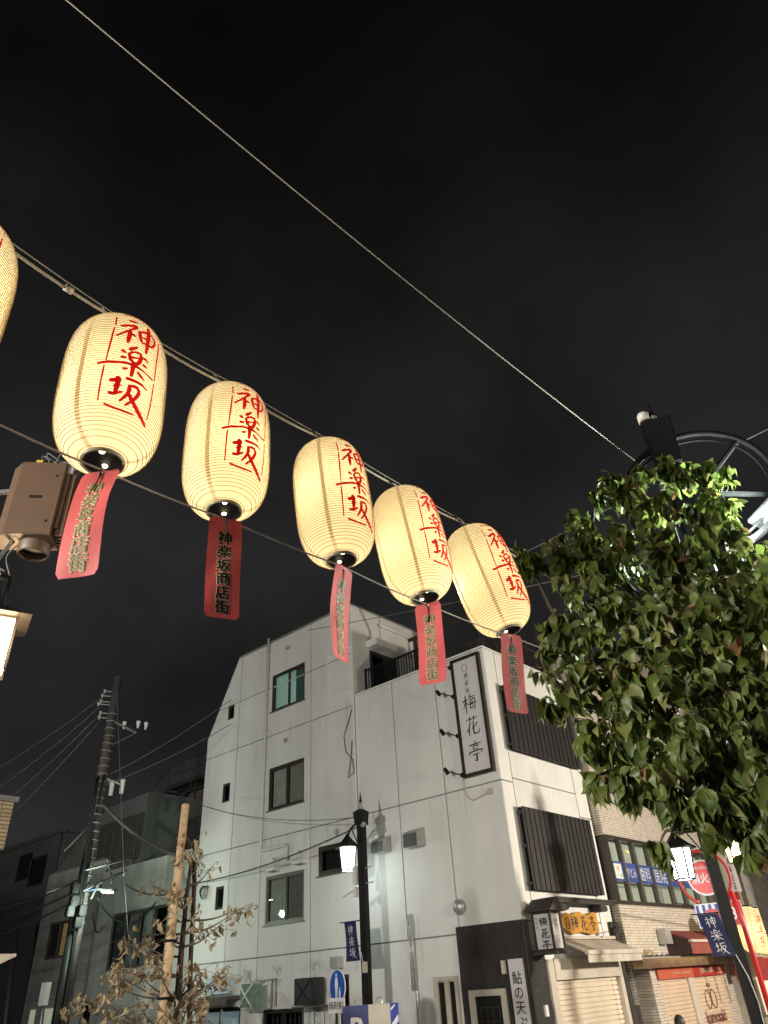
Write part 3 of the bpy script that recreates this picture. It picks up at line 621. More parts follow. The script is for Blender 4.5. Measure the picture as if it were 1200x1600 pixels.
# shop signs of the corner building
def tall_sign():
    T = thing('vertical_shop_sign', 'tall white vertical signboard in a dark frame lettered with three large black characters', 'sign', FA.p(-9.48, 5.55, 0))
    u0, u1, z0, z1 = -9.92, -9.05, 5.55, 8.43; f = .075
    m = MB()
    for q in ((u0, u1, z1 - f, z1), (u0, u1, z0, z0 + f), (u0, u0 + f, z0 + f, z1 - f), (u1 - f, u1, z0 + f, z1 - f)): FA.box(m, *q, .02, .12)
    m.build('frame', m_signframe, T)
    m = MB(); FA.box(m, u0 + f, u1 - f, z0 + f, z1 - f, .02, .085); m.build('board', m_signwhite, T)
    c = (u0 + u1) / 2
    for ch, z in (('梅', 7.22), ('花', 6.68), ('亭', 6.08)): brush_text(T, ch, FA.p(c + .0, z, .086), FA.U, FA.N, .42, .44, m_ink, 1, gain=1.35)
    brush_text(T, '神楽坂', FA.p(c - .02, 7.74, .086), FA.U, FA.N, .14, .15, m_ink, .19, gain=1.2)
    m = MB(); e = []
    for k in range(5): a = PI / 2 + 2 * PI * k / 5; b = PI / 2 + 2 * PI * (k + 1) / 5; e.append([FA.p(c - .03 + .10 * math.cos(a), 8.13 + .10 * math.sin(a), .09), FA.p(c - .03 + .10 * math.cos(b), 8.13 + .10 * math.sin(b), .09)])
    for p in e: m.tube(p, .006, 5)
    m.ring(FA.p(c - .03, 8.13, .09), FA.N, .045, .006, 16, 5); m.ring(FA.p(c - .03, 8.13, .09), FA.N, .02, .005, 12, 5); m.build('emblem', m_text['brown'], T)
    for (px, py, k) in ((693, 1089, 0), (698, 1150, 1), (704, 1210, 2), (703, 1039, 3)):
        u, z = fa(px, py); u1_ = -9.98
        L = thing('spotlight', ['small black arm spotlight above the middle of the tall sign, uppermost fully seen', 'small black arm spotlight at mid height of the tall white sign', 'lowest black arm spotlight near the foot of the tall sign', 'topmost black arm spotlight beside the upper end of the tall sign'][k], 'spotlight', FA.p(u1_, z - .08, 0), 'spotlights beside the tall sign')
        m = MB(); m.disc(FA.p(u1_, z - .1, .06), (0, -1, 0), .001, 4); m = MB(); m.tube([FA.p(u1_, z - .1, 0), FA.p(u1_, z - .1, .07)], .055, 14); m.build('mount', m_black, L)
        m = MB(); m.tube([FA.p(u1_, z - .1, .07), FA.p(u1_ - .12, z - .05, .22), FA.p(u1_ - .24, z, .32)], .012, 6); m.build('arm', m_black, L)
        m = MB(); m.tube([FA.p(u1_ - .29, z + .06, .32), FA.p(u1_ - .20, z - .06, .34)], [.045, .05], 12); m.build('head', m_black, L)
    m = MB(); m.tube([FA.p(-9.97, 8.35, .02), FA.p(-9.96, 6.0, .02), FA.p(-9.98, 5.6, .02)], .012, 6); o = m.build('cable_duct', m_cream); tag(o, 'thin pale cable duct running down beside the tall sign', 'cable')
tall_sign()

def ayu_sign():
    T = thing('vertical_shop_sign', 'narrow white vertical board with black lettering on dark corrugated wall beside the door', 'sign', FA.p(-9.2, .3, 0))
    m = MB(); FA.box(m, -9.37, -9.03, -.2, 1.96, .058, .10); m.build('board', m_signwhite, T, bevel=.005)
    text(T, '鮎の天ぷら最中', FA.p(-9.2, .93, .10), FA.U, FA.N, .235, m_text['black'], vertical=True, line=1.02, bold=.006)
ayu_sign()

def lantern_sign():
    # square roofed sign box fixed to the corner, two faces seen
    y0 = 14.10; u, z = 0, 0
    T = thing('roofed_sign_box', 'dark roofed box sign shaped like a shrine lantern on the building corner', 'sign', (XB + .32, 14.35, 2.05))
    cx, cy, z0, z1, h = XB + .40, 14.30, 2.04, 2.72, .20
    m = MB()
    for sx in (-1, 1):
        for sy in (-1, 1): m.box(cx + sx * h - .02, cx + sx * h + .02, cy + sy * h - .02, cy + sy * h + .02, z0, z1)
    for z in (z0, z1 - .04): 
        m.box(cx - h + .02, cx + h - .02, cy - h - .018, cy - h + .018, z, z + .04); m.box(cx - h + .02, cx + h - .02, cy + h - .018, cy + h + .018, z, z + .04)
        m.box(cx - h - .018, cx - h + .018, cy - h + .02, cy + h - .02, z, z + .04); m.box(cx + h - .018, cx + h + .018, cy - h + .02, cy + h - .02, z, z + .04)
    m.build('frame', m_signframe, T)
    m = MB(); m.box(cx - h + .015, cx + h - .015, cy - h + .012, cy + h - .012, z0 + .04, z1 - .04); m.build('sign_panel', m_signwhite, T)
    m = MB(); r = .31; zz = z1; p = z1 + .24
    m.add([(cx - r, cy - r, zz), (cx + r, cy - r, zz), (cx + r, cy + r, zz), (cx - r, cy + r, zz), (cx - r * .9, cy, p), (cx + r * .9, cy, p), (cx - r, cy - r, zz + .03), (cx + r, cy - r, zz + .03), (cx + r, cy + r, zz + .03), (cx - r, cy + r, zz + .03)],
          [(0, 1, 2, 3), (6, 7, 5, 4), (8, 9, 4, 5), (7, 8, 5), (9, 6, 4), (0, 1, 7, 6), (1, 2, 8, 7), (2, 3, 9, 8), (3, 0, 6, 9)]); m.build('roof', m_boards, T)
    m = MB(); m.box(cx - .27, cx + .27, cy - .27, cy + .27, z0 - .05, z0 - .002); m.box(XB + .06, cx - .27, cy - .05, cy + .05, z0 - .04, z0 - .01); m.build('shelf', m_boards, T)
    brush_text(T, '梅花亭', (cx + .04, cy - h - .0, (z0 + z1) / 2 - .04), (1, 0, 0), (0, -1, 0), .19, .17, m_ink, .195, lift=.02, gain=1.7)
    brush_text(T, '神楽坂', (cx - .12, cy - h, z1 - .2), (1, 0, 0), (0, -1, 0), .06, .06, m_ink, .075, lift=.02)
    text(T, '神楽坂六丁目', (cx + h, cy, (z0 + z1) / 2), (0, 1, 0), (1, 0, 0), .07, m_ink, vertical=True, lift=.02)
lantern_sign()

def gold_sign():
    T = thing('wooden_shop_sign', 'carved golden wooden plank sign with black characters above the cream awning', 'sign', FB.p(16.1, 2.4, 0))
    m = MB(); n = 26; y0, y1 = 15.33, 16.98; vs = []; r = random.Random(2)
    for i in range(n + 1):
        t = i / n; y = y0 + (y1 - y0) * t; top = 2.76 + .03 * math.sin(i * .6) - .14 * max(0, 1 - t * 5) + r.uniform(-.006, .006); bot = 2.38 + .025 * math.sin(i * .5 + 1) + (.10 * max(0, 1 - t * 4)) + r.uniform(-.006, .006)
        for nn in (.06, .12): vs += [FB.p(y, bot, nn), FB.p(y, top, nn)]
    fs = []
    for i in range(n):
        a = 4 * i; b = a + 4; fs += [(a, b, b + 1, a + 1), (a + 2, a + 3, b + 3, b + 2), (a, a + 2, b + 2, b), (a + 1, b + 1, b + 3, a + 3)]
    fs += [(0, 1, 3, 2), (4 * n, 4 * n + 2, 4 * n + 3, 4 * n + 1)]; m.add(vs, fs); m.build('board', m_gold, T)
    brush_text(T, '梅花亭', FB.p(16.32, 2.57, .12), FB.U, FB.N, .30, .28, m_ink, .40, vertical=False, gain=1.7)
    m = MB(); m.ring(FB.p(15.60, 2.56, .125), FB.N, .10, .008, 20, 5); m.ring(FB.p(15.60, 2.56, .125), FB.N, .05, .008, 5, 5); m.build('emblem', m_text['brown'], T)
    L = thing('spotlight', 'round black arm spotlight on thin rod right of the golden sign', 'spotlight', FB.p(17.5, 2.45, 0))
    m = MB(); m.tube([FB.p(17.75, 2.44, .05), FB.p(17.40, 2.44, .30), FB.p(17.2, 2.42, .42)], .01, 6); m.build('arm', m_black, L)
    m = MB(); m.tube([FB.p(17.22, 2.46, .42), FB.p(17.10, 2.38, .36)], [.05, .075], 12); m.build('head', m_black, L)
gold_sign()

# covered boxes hanging over the side-street shop
def shop_boxes():
    T = thing('wrapped_sign_box', 'projecting square box wrapped in pale reflective plastic with crossed straps', 'sign', FA.p(-16.9, 1.4, 0))
    m = MB(); FA.box(m, -17.22, -16.72, 1.43, 1.92, .30, .62); b = m.build('box', M('foil_wrap', (.16, .22, .19), .25, var=.4, scale=5, bump=1, bscale=9), T, bevel=.02)
    m = MB()
    for s in (1, -1):
        p = [FA.p(-16.97 - s * .24, 1.90, .63), FA.p(-16.97, 1.68, .66), FA.p(-16.97 + s * .24, 1.44, .63)]; m.tube(p, [.03, .022, .012], 6)
    m.build('strap', M('strap_pale', (.6, .7, .62), .3), T)
    m = MB()
    for u in (-16.66, -16.5): FA.box(m, u, u + .03, 1.40, 2.0, .05, .08)
    FA.box(m, -17.2, -16.47, 1.97, 2.0, .05, .08); FA.box(m, -17.0, -16.96, 1.94, 1.97, .05, .5); FA.box(m, -17.35, -16.6, 1.36, 1.39, .1, .4); m.build('bracket', m_alu, T)
    T = thing('wrapped_sign_box', 'projecting square box covered in black sheet beside the round blue sign', 'sign', FA.p(-15, 1.4, 0))
    m = MB(); FA.box(m, -15.28, -14.66, 1.40, 1.94, .10, .52); m.build('box', M('black_sheet', (.03, .03, .032), .6, bump=1, bscale=8), T, bevel=.015)
    m = MB(); m.tube([FA.p(-15.26, 1.92, .53), FA.p(-14.97, 1.67, .535), FA.p(-14.68, 1.42, .53)], .008, 5); m.tube([FA.p(-14.68, 1.92, .53), FA.p(-14.97, 1.67, .54), FA.p(-15.26, 1.42, .53)], .008, 5); m.build('strap', m_black, T)
    m = MB(); FA.box(m, -15.25, -14.4, 1.36, 1.39, .05, .6)
    for u in (-15.2, -14.8, -14.45): m.tube([FA.p(u, 1.36, .3), FA.p(u, .4, .3)], .012, 6)
    m.build('bracket', m_dim, T)
shop_boxes()

# ------------------------------------------------------------------ neighbours on the left
def left_house():
    T = thing('terraced_house', 'grey green rendered house with siding boards and roof terrace behind the utility pole', 'building', (-24, YA, gz(14)))
    g0 = gz(14) - .5; y = YA + .12; F = Face('A', y)
    big = (-25.35, -22.0, 2.62, 4.25); side = (-29.85, -27.6, 3.2, 4.38); door = (-26.6, -25.9, g0, 1.75)
    wall_piece(F, -26.4, -20.47, g0, 5.68, [big, door], m_wall2, T, name='wall', depth=.16)
    m = MB(); m.quad((-26.4, y, 5.68), (-20.47, y, 5.68), (-20.47, y + .2, 5.68), (-26.4, y + .2, 5.68)); m.box(-26.4, -20.47, y + .2, y + 6, 5.0, 5.05); m.quad((-26.4, y + .2, 5.05), (-20.47, y + .2, 5.05), (-20.47, y + .2, 5.68), (-26.4, y + .2, 5.68)); m.build('terrace_parapet', m_wall2, T)
    # siding boards, one by one
    z = g0; zs = []
    while z < 6.1: zs.append(z); z += .46
    for z in zs: wall_piece(F, -30.7, -26.42, z + .008, z + .452, [side] if (z < side[3] and z + .46 > side[2]) else [], m_siding, T, name='siding_board', depth=.16, n0=.0)
    m = MB(); m.quad((-30.7, y + .03, g0), (-29.85, y + .03, g0), (-29.85, y + .03, 6.2), (-30.7, y + .03, 6.2)); m.quad((-27.6, y + .03, g0), (-26.42, y + .03, g0), (-26.42, y + .03, 6.2), (-27.6, y + .03, 6.2)); m.quad((-29.85, y + .03, g0), (-27.6, y + .03, g0), (-27.6, y + .03, 3.2), (-29.85, y + .03, 3.2)); m.quad((-29.85, y + .03, 4.38), (-27.6, y + .03, 4.38), (-27.6, y + .03, 6.2), (-29.85, y + .03, 6.2)); m.build('board_backing', m_darkwall, T)
    # mansard upper part
    m = MB(); y2 = y + 6; P = [(-30.7, 6.1), (-30.3, 6.5), (-28.6, 7.6), (-27.2, 8.05), (-24.4, 8.1), (-24.4, 5.0), (-30.7, 5.0)]
    m.add([(a, y + .25, b) for a, b in P] + [(a, y2, b) for a, b in P], [tuple(range(7)), tuple(range(13, 6, -1))] + [(i, (i + 1) % 7, (i + 1) % 7 + 7, i + 7) for i in range(7)]); m.build('upper_storey', m_darkwall, T)
    m = MB(); m.box(-27.4, -24.5, y + .12, y + .24, 5.9, 7.4); m.build('upper_window', m_room, T)
    m = MB()
    for zz in (5.95, 6.3, 6.65, 7.0): m.box(-27.3, -24.6, y + .05, y + .09, zz, zz + .04)
    for k in range(6): m.box(-27.3 + k * .53, -27.26 + k * .53, y + .05, y + .09, 5.7, 7.0)
    m.build('balcony_rail', m_dim, T)
    m = MB(); m.quad((-20.47, y, g0), (-20.47, y + 6, g0), (-20.47, y + 6, 5.6), (-20.47, y, 5.6)); m.quad((-30.7, y, g0), (-30.7, y + 6, g0), (-30.7, y + 6, 6.1), (-30.7, y, 6.1)); m.build('side_wall', m_wall2, T)
    warm = M('warm_curtain', (.35, .25, .13), .8, emit=(1, .66, .3), estr=.13)
    window(T, F, *big, sashes=4, room=m_room, depth=.16, mid=.5, frame=m_greyframe, curtain=[(.0, .24, M('green_curtain', (.16, .20, .18), .8)), (.26, .48, m_curt), (.52, .74, m_curt)])
    window(T, F, *side, sashes=3, room=m_room, depth=.16, frame=m_greyframe, curtain=[(.34, .98, warm)])
    m = MB(); F.box(m, *door[:2], g0, 1.72, -.14, -.12); m.build('door', m_black, T)
    m = MB()
    z = .0
    while z < 1.66: F.box(m, -25.5, -21.6, z, z + .07, .0, .03); z += .10
    m.build('louvred_shutter', m_siding, T)
    mlp = M('lit_paper', (.5, .5, .42), .8, emit=(.9, .95, .7), estr=.25)
    for (u0, u1) in ((-30.1, -29.75), (-29.2, -28.2)): m = MB(); F.box(m, u0, u1, .9, 1.72, .0, .03); m.build('lit_window', mlp, T)
    m = MB(); m.tube([F.p(-26.4, 5.6, .05), F.p(-26.35, g0, .05)], .04, 8); m.build('drain_pipe', m_dim, T)
    # terrace railing
    for i in range(40):
        u = -24.6 + i * .105; m = MB(); m.box(u, u + .022, y + 1.6, y + 1.622, 5.7, 7.15); m.build('baluster', m_bronze, T)
    m = MB(); m.box(-24.7, -20.45, y + 1.58, y + 1.64, 7.15, 7.2); m.box(-24.7, -20.45, y + 1.58, y + 1.64, 5.66, 5.7); m.build('terrace_rail', m_bronze, T)
left_house()

def rear_house():
    T = thing('rear_house', 'dim rear house with sloping gable and outdoor steel stair above the terrace', 'building', (-28, 21, gz(21)))
    y = 20.0
    Q = [tuple(on_y(px, py, y)) for px, py in ((248, 1302), (252, 1282), (284, 1226), (330, 1208), (330, 1310))]
    m = MB(); m.add([(a, b, c) for a, b, c in Q] + [(a, b + 5, c) for a, b, c in Q], [tuple(range(5)), tuple(range(9, 4, -1))] + [(i, (i + 1) % 5, (i + 1) % 5 + 5, i + 5) for i in range(5)]); m.build('gable_wall', M('pale_gable', (.23, .21, .19), .8, streak=.2), T)
    a = on_y(282, 1278, y - .1); b = on_y(330, 1262, y - .1); m = MB(); m.box(a.x, b.x, y - .12, y - .05, a.z - 1.6, a.z); m.build('window_band', m_room, T)
    a = on_y(120, 1330, 19.5); b = on_y(330, 1330, 19.5); m = MB(); m.box(a.x, b.x, 21, 26, -1.5, a.z + .3); m.build('lower_wall', m_darkwall, T)
    # stair
    p0 = on_y(205, 1310, 18.6); p1 = on_y(262, 1232, 18.6); p2 = on_y(318, 1212, 18.6)
    m = MB(); m.tube([p0, p1, p2], .09, 6); m.tube([p0 + Vector((0, 1, 0)), p1 + Vector((0, 1, 0)), p2 + Vector((0, 1, 0))], .09, 6); m.build('stair_stringer', m_dim, T)
    m = MB()
    for k in range(14): c = p0.lerp(p1, k / 13); m.box(c.x - .15, c.x + .15, c.y, c.y + 1, c.z - .02, c.z + .02)
    c = p2; m.box(p1.x, p2.x, p1.y, p1.y + 1, p1.z, p1.z + .04); m.build('stair_treads', m_dim, T)
    m = MB(); up = Vector((0, 0, 1.0))
    m.tube([p0 + up, p1 + up, p2 + up], .03, 5); m.tube([p0 + up * .5, p1 + up * .5, p2 + up * .5], .02, 5)
    for k in range(28): c = p0.lerp(p1, k / 27); m.tube([c, c + up], .012, 4)
    for k in range(24): c = p1.lerp(p2, k / 23); m.tube([c, c + up], .012, 4)
    for k in range(4): c = p0.lerp(p2, .3 + k * .2); m.tube([c, c - Vector((0, 0, 3))], .04, 5)
    stuff(m.build('stair_railing', m_dim, T))
    a = on_y(303, 1180, 18.6); m = MB(); m.tube([Vector((a.x, a.y, a.z - 2.5)), a], .015, 5)
    for k in range(4): m.tube([a - Vector((.25 - .03 * k, 0, .12 + .14 * k)), a + Vector((.25 - .03 * k, 0, -.12 - .14 * k))], .008, 4)
    m.build('aerial', m_dim, T)
rear_house()

def far_left_house():
    T = thing('dark_house', 'unlit dark green house with small dark windows at the far left', 'building', (-38, 16, gz(16)))
    y = 15.5; F = Face('A', y); hs = []
    for (a, b, c, d) in ((30, 1338, 44, 1373), (49, 1342, 66, 1381)): p = on_y(a, b, y); q = on_y(c, d, y); hs.append((p.x, q.x, q.z, p.z))
    z1 = on_y(40, 1320, y).z
    wall_piece(F, -48, -33.2, -1.5, z1, hs, m_darkwall, T, name='wall', depth=.15)
    for h in hs: window(T, F, *h, sashes=1, room=m_room, depth=.14, glass=m_glassdark)
    m = MB(); m.box(-48, -33.2, y + .1, y + 6, z1 - .02, z1 + .12); m.box(-48.2, -33.0, y - .1, y + .08, z1 - .03, z1 + .15); m.build('roof', m_darkwall, T)
    m = MB(); m.quad((-33.2, y, -1.5), (-33.2, y + 6, -1.5), (-33.2, y + 6, z1), (-33.2, y, z1)); m.build('side_wall', m_darkwall, T)
    for zz in (5.8, 3.2): m = MB(); F.box(m, -48, -33.2, zz, zz + .06, 0, .03); m.build('string_course', m_darkwall, T)
    m = MB(); a = on_y(22, 1600, 14.0); b = on_y(31, 1440, 14.0); m.tube([(a.x, 13.9, -1), (b.x, 13.9, b.z)], .10, 10); o = m.build('grey_post', m_dim, smooth=True); tag(o, 'slim grey post with side clamps standing at the far left house corner', 'post')
    # brick corner block at the left edge
    T = thing('brick_building', 'buff brick building corner cut by the left picture edge, above the awning', 'building', (-30, 7, gz(7)))
    p = on_y(22, 1254, 8.0); q = on_y(8, 1328, 8.0); m = MB(); p = on_x(22, 1254, -15.0); q = on_x(8, 1328, -15.0); m.box(-19, -15, p.y - 12, p.y, q.z, p.z); m.build('brick_wall', tileE, T)
    m = MB(); m.box(-19, -14.94, p.y - 12, p.y + .06, p.z + .002, p.z + .10); m.build('roof_edge', m_dim, T)
    m = MB(); m.box(-19, -15.9, p.y - 12, p.y - 1.0, -.6, q.z - .002); m.build('lower_wall', m_darkwall, T)
    p = on_x(26, 1490, -14.0); m = MB(); y = p.y
    m.hexa([(-15.2, y - 4, p.z), (-14, y - 4, p.z - .04), (-14, y, p.z - .04), (-15.2, y, p.z), (-15.2, y - 4, p.z + .05), (-14, y - 4, p.z), (-14, y, p.z), (-15.2, y, p.z + .05)])
    m.add([(-14, y - 4, p.z - .04), (-14, y, p.z - .04), (-14, y - .9, p.z - .42), (-14, y - 4, p.z - .5)], [(0, 1, 2, 3)]); o = m.build('white_awning', m_creamcloth); tag(o, 'corner of a pale fabric awning at the lower left picture edge', 'awning')
far_left_house()

# ------------------------------------------------------------------ tiled building on the right
XC = XB + .2; FC = Face('B', XC)
def tiled_building():
    T = thing('tiled_building', 'tiled shop building with a dark framed bay window, maroon awning and beige shutters', 'building', (XC, 21, gz(21)))
    y0, y1 = 18.03, 24.7; g0 = gz(20) - .5
    def fw(a, b, c, d, mat=tileC, n=0, name='tiled_wall'): m = MB(); m.quad(FC.p(a, c, n), FC.p(b, c, n), FC.p(b, d, n), FC.p(a, d, n)); return m.build(name, mat, T, normals=False)
    fw(y0, y1, 4.52, 9.2); fw(y0, y1, 1.88, 3.0)
    m = MB()
    for (c, d) in ((4.52, 9.2), (1.0, 3.0)): m.quad((XC, y0, c), (XC - 3, y0, c), (XC - 3, y0, d), (XC, y0, d))
    m.build('tiled_side_wall', tileCs, T, normals=False)
    m = MB(); m.box(XC - 6, XC + .05, y0 - .03, y1, 9.2, 9.35); m.quad((XC, y1, g0), (XC - 6, y1, g0), (XC - 6, y1, 9.2), (XC, y1, 9.2)); m.build('roof_edge', m_cream, T)
    # bay window
    za, zb = 3.02, 4.50; mul = [y0 + .08, 18.80, 19.55, 20.42, 21.45, 22.3, 23.2, 24.1, y1 - .05]
    m = MB(); FC.box(m, y0 - .0, y1, za - .04, za + .04, -.1, .06); FC.box(m, y0, y1, zb - .05, zb + .03, -.1, .05)
    FC.box(m, y0, y0 + .08, za + .04, zb - .05, -.1, .05); m.box(XC - .9, XC - .101, y0, y0 + .05, za, zb); b = m.build('bay_window', m_bronze, T)
    for y in mul[1:]: m = MB(); FC.box(m, y - .045, y + .045, za + .04, zb - .05, -.09, .04); m.build('mullion', m_greyframe, b)
    lit = Emit('lit_clinic', (.72, .70, .48), .22); litm = M('clinic_blind', (.42, .42, .34), .8, emit=(.75, .78, .62), estr=.30)
    for i in range(len(mul) - 1):
        a, c = mul[i] + .045, mul[i + 1] - .045
        m = MB(); m.quad(FC.p(a, za + .04, -.02), FC.p(c, za + .04, -.02), FC.p(c, zb - .05, -.02), FC.p(a, zb - .05, -.02)); m.build('pane', m_glass, b, normals=False)
        zt = za + (.42, .40, .42, 0, 0, 0, 0, 0)[i]
        if zt > za: m = MB(); FC.box(m, a, c, zt, zt + .03, -.06, .01); m.build('glazing_bar', m_bronze, b)
    m = MB(); m.quad(FC.p(y0 + .1, za, -.35), FC.p(y1, za, -.35), FC.p(y1, zb, -.35), FC.p(y0 + .1, zb, -.35)); m.build('blind', litm, b, normals=False)
    m = MB(); m.box(XC - 1.2, XC - .36, y0, y1, za - .1, zb + .1); m.build('room', m_room, b)
    m = MB(); m.disc(FC.p(19.95, 4.32, -.33), (1, 0, .4), .12, 16); m.v = [(x, y_, 4.32 + (z - 4.32) * .5) for x, y_, z in m.v]; m.build('ceiling_light', Emit('clinic_lamp', (1, .62, .08), 1.6), b)
    # blue clinic lettering strips on the panes
    S_ = thing('clinic_sign', 'blue window strip with white clinic lettering across the bay window panes', 'sign', FC.p(20.5, 3.7, 0))
    seg = [(mul[0] + .05, mul[1] - .05), (mul[1] + .05, mul[2] - .05), (mul[2] + .05, mul[3] - .05), (mul[3] + .05, mul[4] - .05), (mul[4] + .05, mul[5] - .05), (mul[5] + .05, mul[6] - .05)]
    tx = [None, ('やとみ', 'white', .30, .5), ('歯科', 'white', .46, .6), ('医院', 'white', .46, .62), ('☎3267', 'orange', .24, .6), ('℡ エムアア', 'orange', .16, .6)]
    blue = M('blue_strip', (.035, .06, .22), .5, emit=(.06, .1, .4), estr=.16)
    for i, (a, c) in enumerate(seg):
        m = MB(); m.quad(FC.p(a, 3.50, -.012), FC.p(c, 3.50, -.012), FC.p(c, 3.94, -.012), FC.p(a, 3.94, -.012)); m.build('strip', blue, S_, normals=False)
        if tx[i]:
            m_t = M('lit_' + tx[i][1], (.7, .7, .7) if tx[i][1] == 'white' else (.75, .3, .08), .5)
            text(S_, tx[i][0], FC.p((a + c) / 2, 3.72, -.012), FC.U, FC.N, 1, m_t, fit=((c - a) * .80, .24 if i < 2 else (.33 if i < 4 else .15)), lift=.005, bold=.0)
    a, c = seg[0]; m = MB(); m.quad(FC.p(a + .1, 3.55, -.008), FC.p(c - .1, 3.55, -.008), FC.p(c - .1, 3.89, -.008), FC.p(a + .1, 3.89, -.008)); m.build('logo_panel', m_white, S_, normals=False)
    for (u, z, w_, h_, mt) in ((.16, 3.78, .05, .10, 'orange'), (.24, 3.77, .06, .12, 'orange'), (.30, 3.63, .14, .03, 'green'), (.30, 3.59, .14, .02, 'green'), (.17, 3.63, .03, .07, 'green')):
        m = MB(); y = a + .08 + u; m.add([FC.p(y - w_ * .3, z - h_ / 2, -.004), FC.p(y + w_ * .2, z - h_ / 2, -.004), FC.p(y + w_ / 2, z + h_ / 2, -.004), FC.p(y - w_ / 3, z + h_ / 2, -.004)], [(0, 1, 2, 3)]); m.build('logo_stroke', m_text[mt], S_, normals=False)
    # gold letters on the tiles
    text(T, '芝乳ビル', FC.p(18.97, 1.98, .0), FC.U, FC.N, 1, m_text['gold'], fit=(.72, .14), lift=.03, bold=.02)
    # maroon folding awning
    ya, yb = 20.2, 23.3; m = MB()
    m.add([FC.p(ya, 2.42, .02), FC.p(yb, 2.42, .02), FC.p(yb, 2.20, .62), FC.p(ya, 2.20, .62), FC.p(ya, 2.445, .02), FC.p(yb, 2.445, .02), FC.p(yb, 2.225, .62), FC.p(ya, 2.225, .62)], [(0, 3, 2, 1), (4, 5, 6, 7), (0, 1, 5, 4), (1, 2, 6, 5), (2, 3, 7, 6), (3, 0, 4, 7)])
    A = m.build('folding_awning', m_awnred, T)
    m = MB(); m.quad(FC.p(ya, 2.15, .63), FC.p(yb, 2.15, .63), FC.p(yb + .0, 1.90, .60), FC.p(ya + .06, 1.90, .60)); m.build('awning_valance', m_awnred, A)
    m = MB(); FC.box(m, ya - .02, yb, 2.15, 2.20, .60, .68); m.build('awning_bar', m_cream, A)
    m = MB(); m.add([FC.p(ya, 2.42, .02), FC.p(ya, 2.2, .62), FC.p(ya, 1.9, .60), FC.p(ya, 1.88, .02)], [(0, 1, 2, 3)]); m.build('awning_side', M('awning_dark', (.06, .03, .03), .8), A)
    m = MB(); FC.box(m, 19.78, 20.12, 2.14, 2.47, .02, .24); m.build('wall_box', m_alu, T, bevel=.01)
    # bronze band, fascia, shutters
    for (a, b_) in ((y0, 18.95), (18.95, 19.55), (19.55, 21.35), (21.35, y1)): m = MB(); FC.box(m, a + .004, b_ - .004, 1.66, 1.85, .0, .30); m.build('fascia_band', m_metalband, T)
    m = MB(); FC.box(m, y0, y1, 1.85, 1.88, .0, .27); m.build('band_flashing', m_alu, T)
    g = g0
    for (a, b_) in ((18.10, 18.9),): m = MB(); m.quad(FC.p(a, g, -.5), FC.p(b_, g, -.5), FC.p(b_, 1.66, -.5), FC.p(a, 1.66, -.5)); m.build('recess_tiles', Tile('grey_tile', 'Y', (.25, .26, .27), (.1, .1, .1), .115, .058, .4), T, normals=False)
    for (a, b_, nm) in ((18.9, 19.35, 'tiled_pier'), (23.35, 24.0, 'tiled_pier')): m = MB(); FC.box(m, a, b_, g, 1.66, -.5, .0); m.build(nm, tileC, T)
    m = MB(); FC.box(m, 21.0, 21.36, g, 1.42, -.08, .02); m.build('shutter_post', m_cream, T)
    for (a, b_, c) in ((19.35, 21.0, 1.44), (21.36, 23.35, 1.44)):
        m = MB(); z = c
        while z > g: FC.box(m, a, b_, z - .064, z, -.07, -.03); FC.box(m, a, b_, z - .082, z - .064, -.07, -.064); z -= .082
        s = stuff(m.build('roller_shutter', m_shutpink, T))
    m = MB(); m.ring(FC.p(22.05, .92, -.02), FC.N, .17, .012, 24, 5); m.ring(FC.p(22.42, .92, -.02), FC.N, .17, .012, 24, 5); m.v = [(x, y_, .92 + (z - .92) * 1.15) for x, y_, z in m.v]; m.tube([FC.p(22.2, 1.0, -.02), FC.p(22.27, 1.0, -.02)], .012, 5); m.build('shutter_emblem', m_text['brown'], T)
    text(T, 'kumosaki', FC.p(22.3, .55, -.03), FC.U, FC.N, 1, m_text['brown'], fit=(1.3, .26), lift=.012, bold=.02)
    text(T, '眼鏡店', FC.p(22.28, 1.22, -.03), FC.U, FC.N, .10, m_text['brown'], lift=.012)
    m = MB(); FC.box(m, 19.2, 21.33, 1.42, 1.65, .02, .06); o = m.build('fascia_board', m_paleredsign, T); text(o, 'JEWELRY & GALLERY', FC.p(20.6, 1.53, .06), FC.U, FC.N, 1, m_text['cream'], fit=(1.1, .05))
    m = MB(); FC.box(m, 21.36, 23.5, 1.42, 1.64, .02, .06); o = m.build('fascia_board', m_redsign, T); text(o, 'JOINMOST', FC.p(22.25, 1.53, .06), FC.U, FC.N, 1, m_text['cream'], fit=(.95, .13), bold=.01); text(o, '神楽坂店', FC.p(23.1, 1.57, .06), FC.U, FC.N, 1, m_text['cream'], fit=(.42, .06)); text(o, '03-3260', FC.p(23.1, 1.48, .06), FC.U, FC.N, 1, m_text['cream'], fit=(.42, .05))
    P = thing('projecting_red_sign', 'small dark red square sign projecting beside the end of the bronze band', 'sign', FC.p(23.9, 1.5, .3)); m = MB(); FC.box(m, 23.55, 24.25, 1.26, 1.66, .31, .36); m.build('board', M('deep_red', (.25, .012, .02), .4), P); text(P, '不動産相談', FC.p(23.9, 1.53, .36), FC.U, FC.N, 1, m_text['red'], fit=(.5, .08)); text(P, 'お気軽に', FC.p(23.9, 1.38, .36), FC.U, FC.N, 1, m_text['red'], fit=(.4, .07))
    m = MB()
    for k in range(40): m.box(XC + .02 + 0, XC + .05, y0 + .3 + k * .1, y0 + .36 + k * .1, 1.885, 1.90 + .02 * (k % 3))
    m.build('band_clips', m_dim, T)
tiled_building()

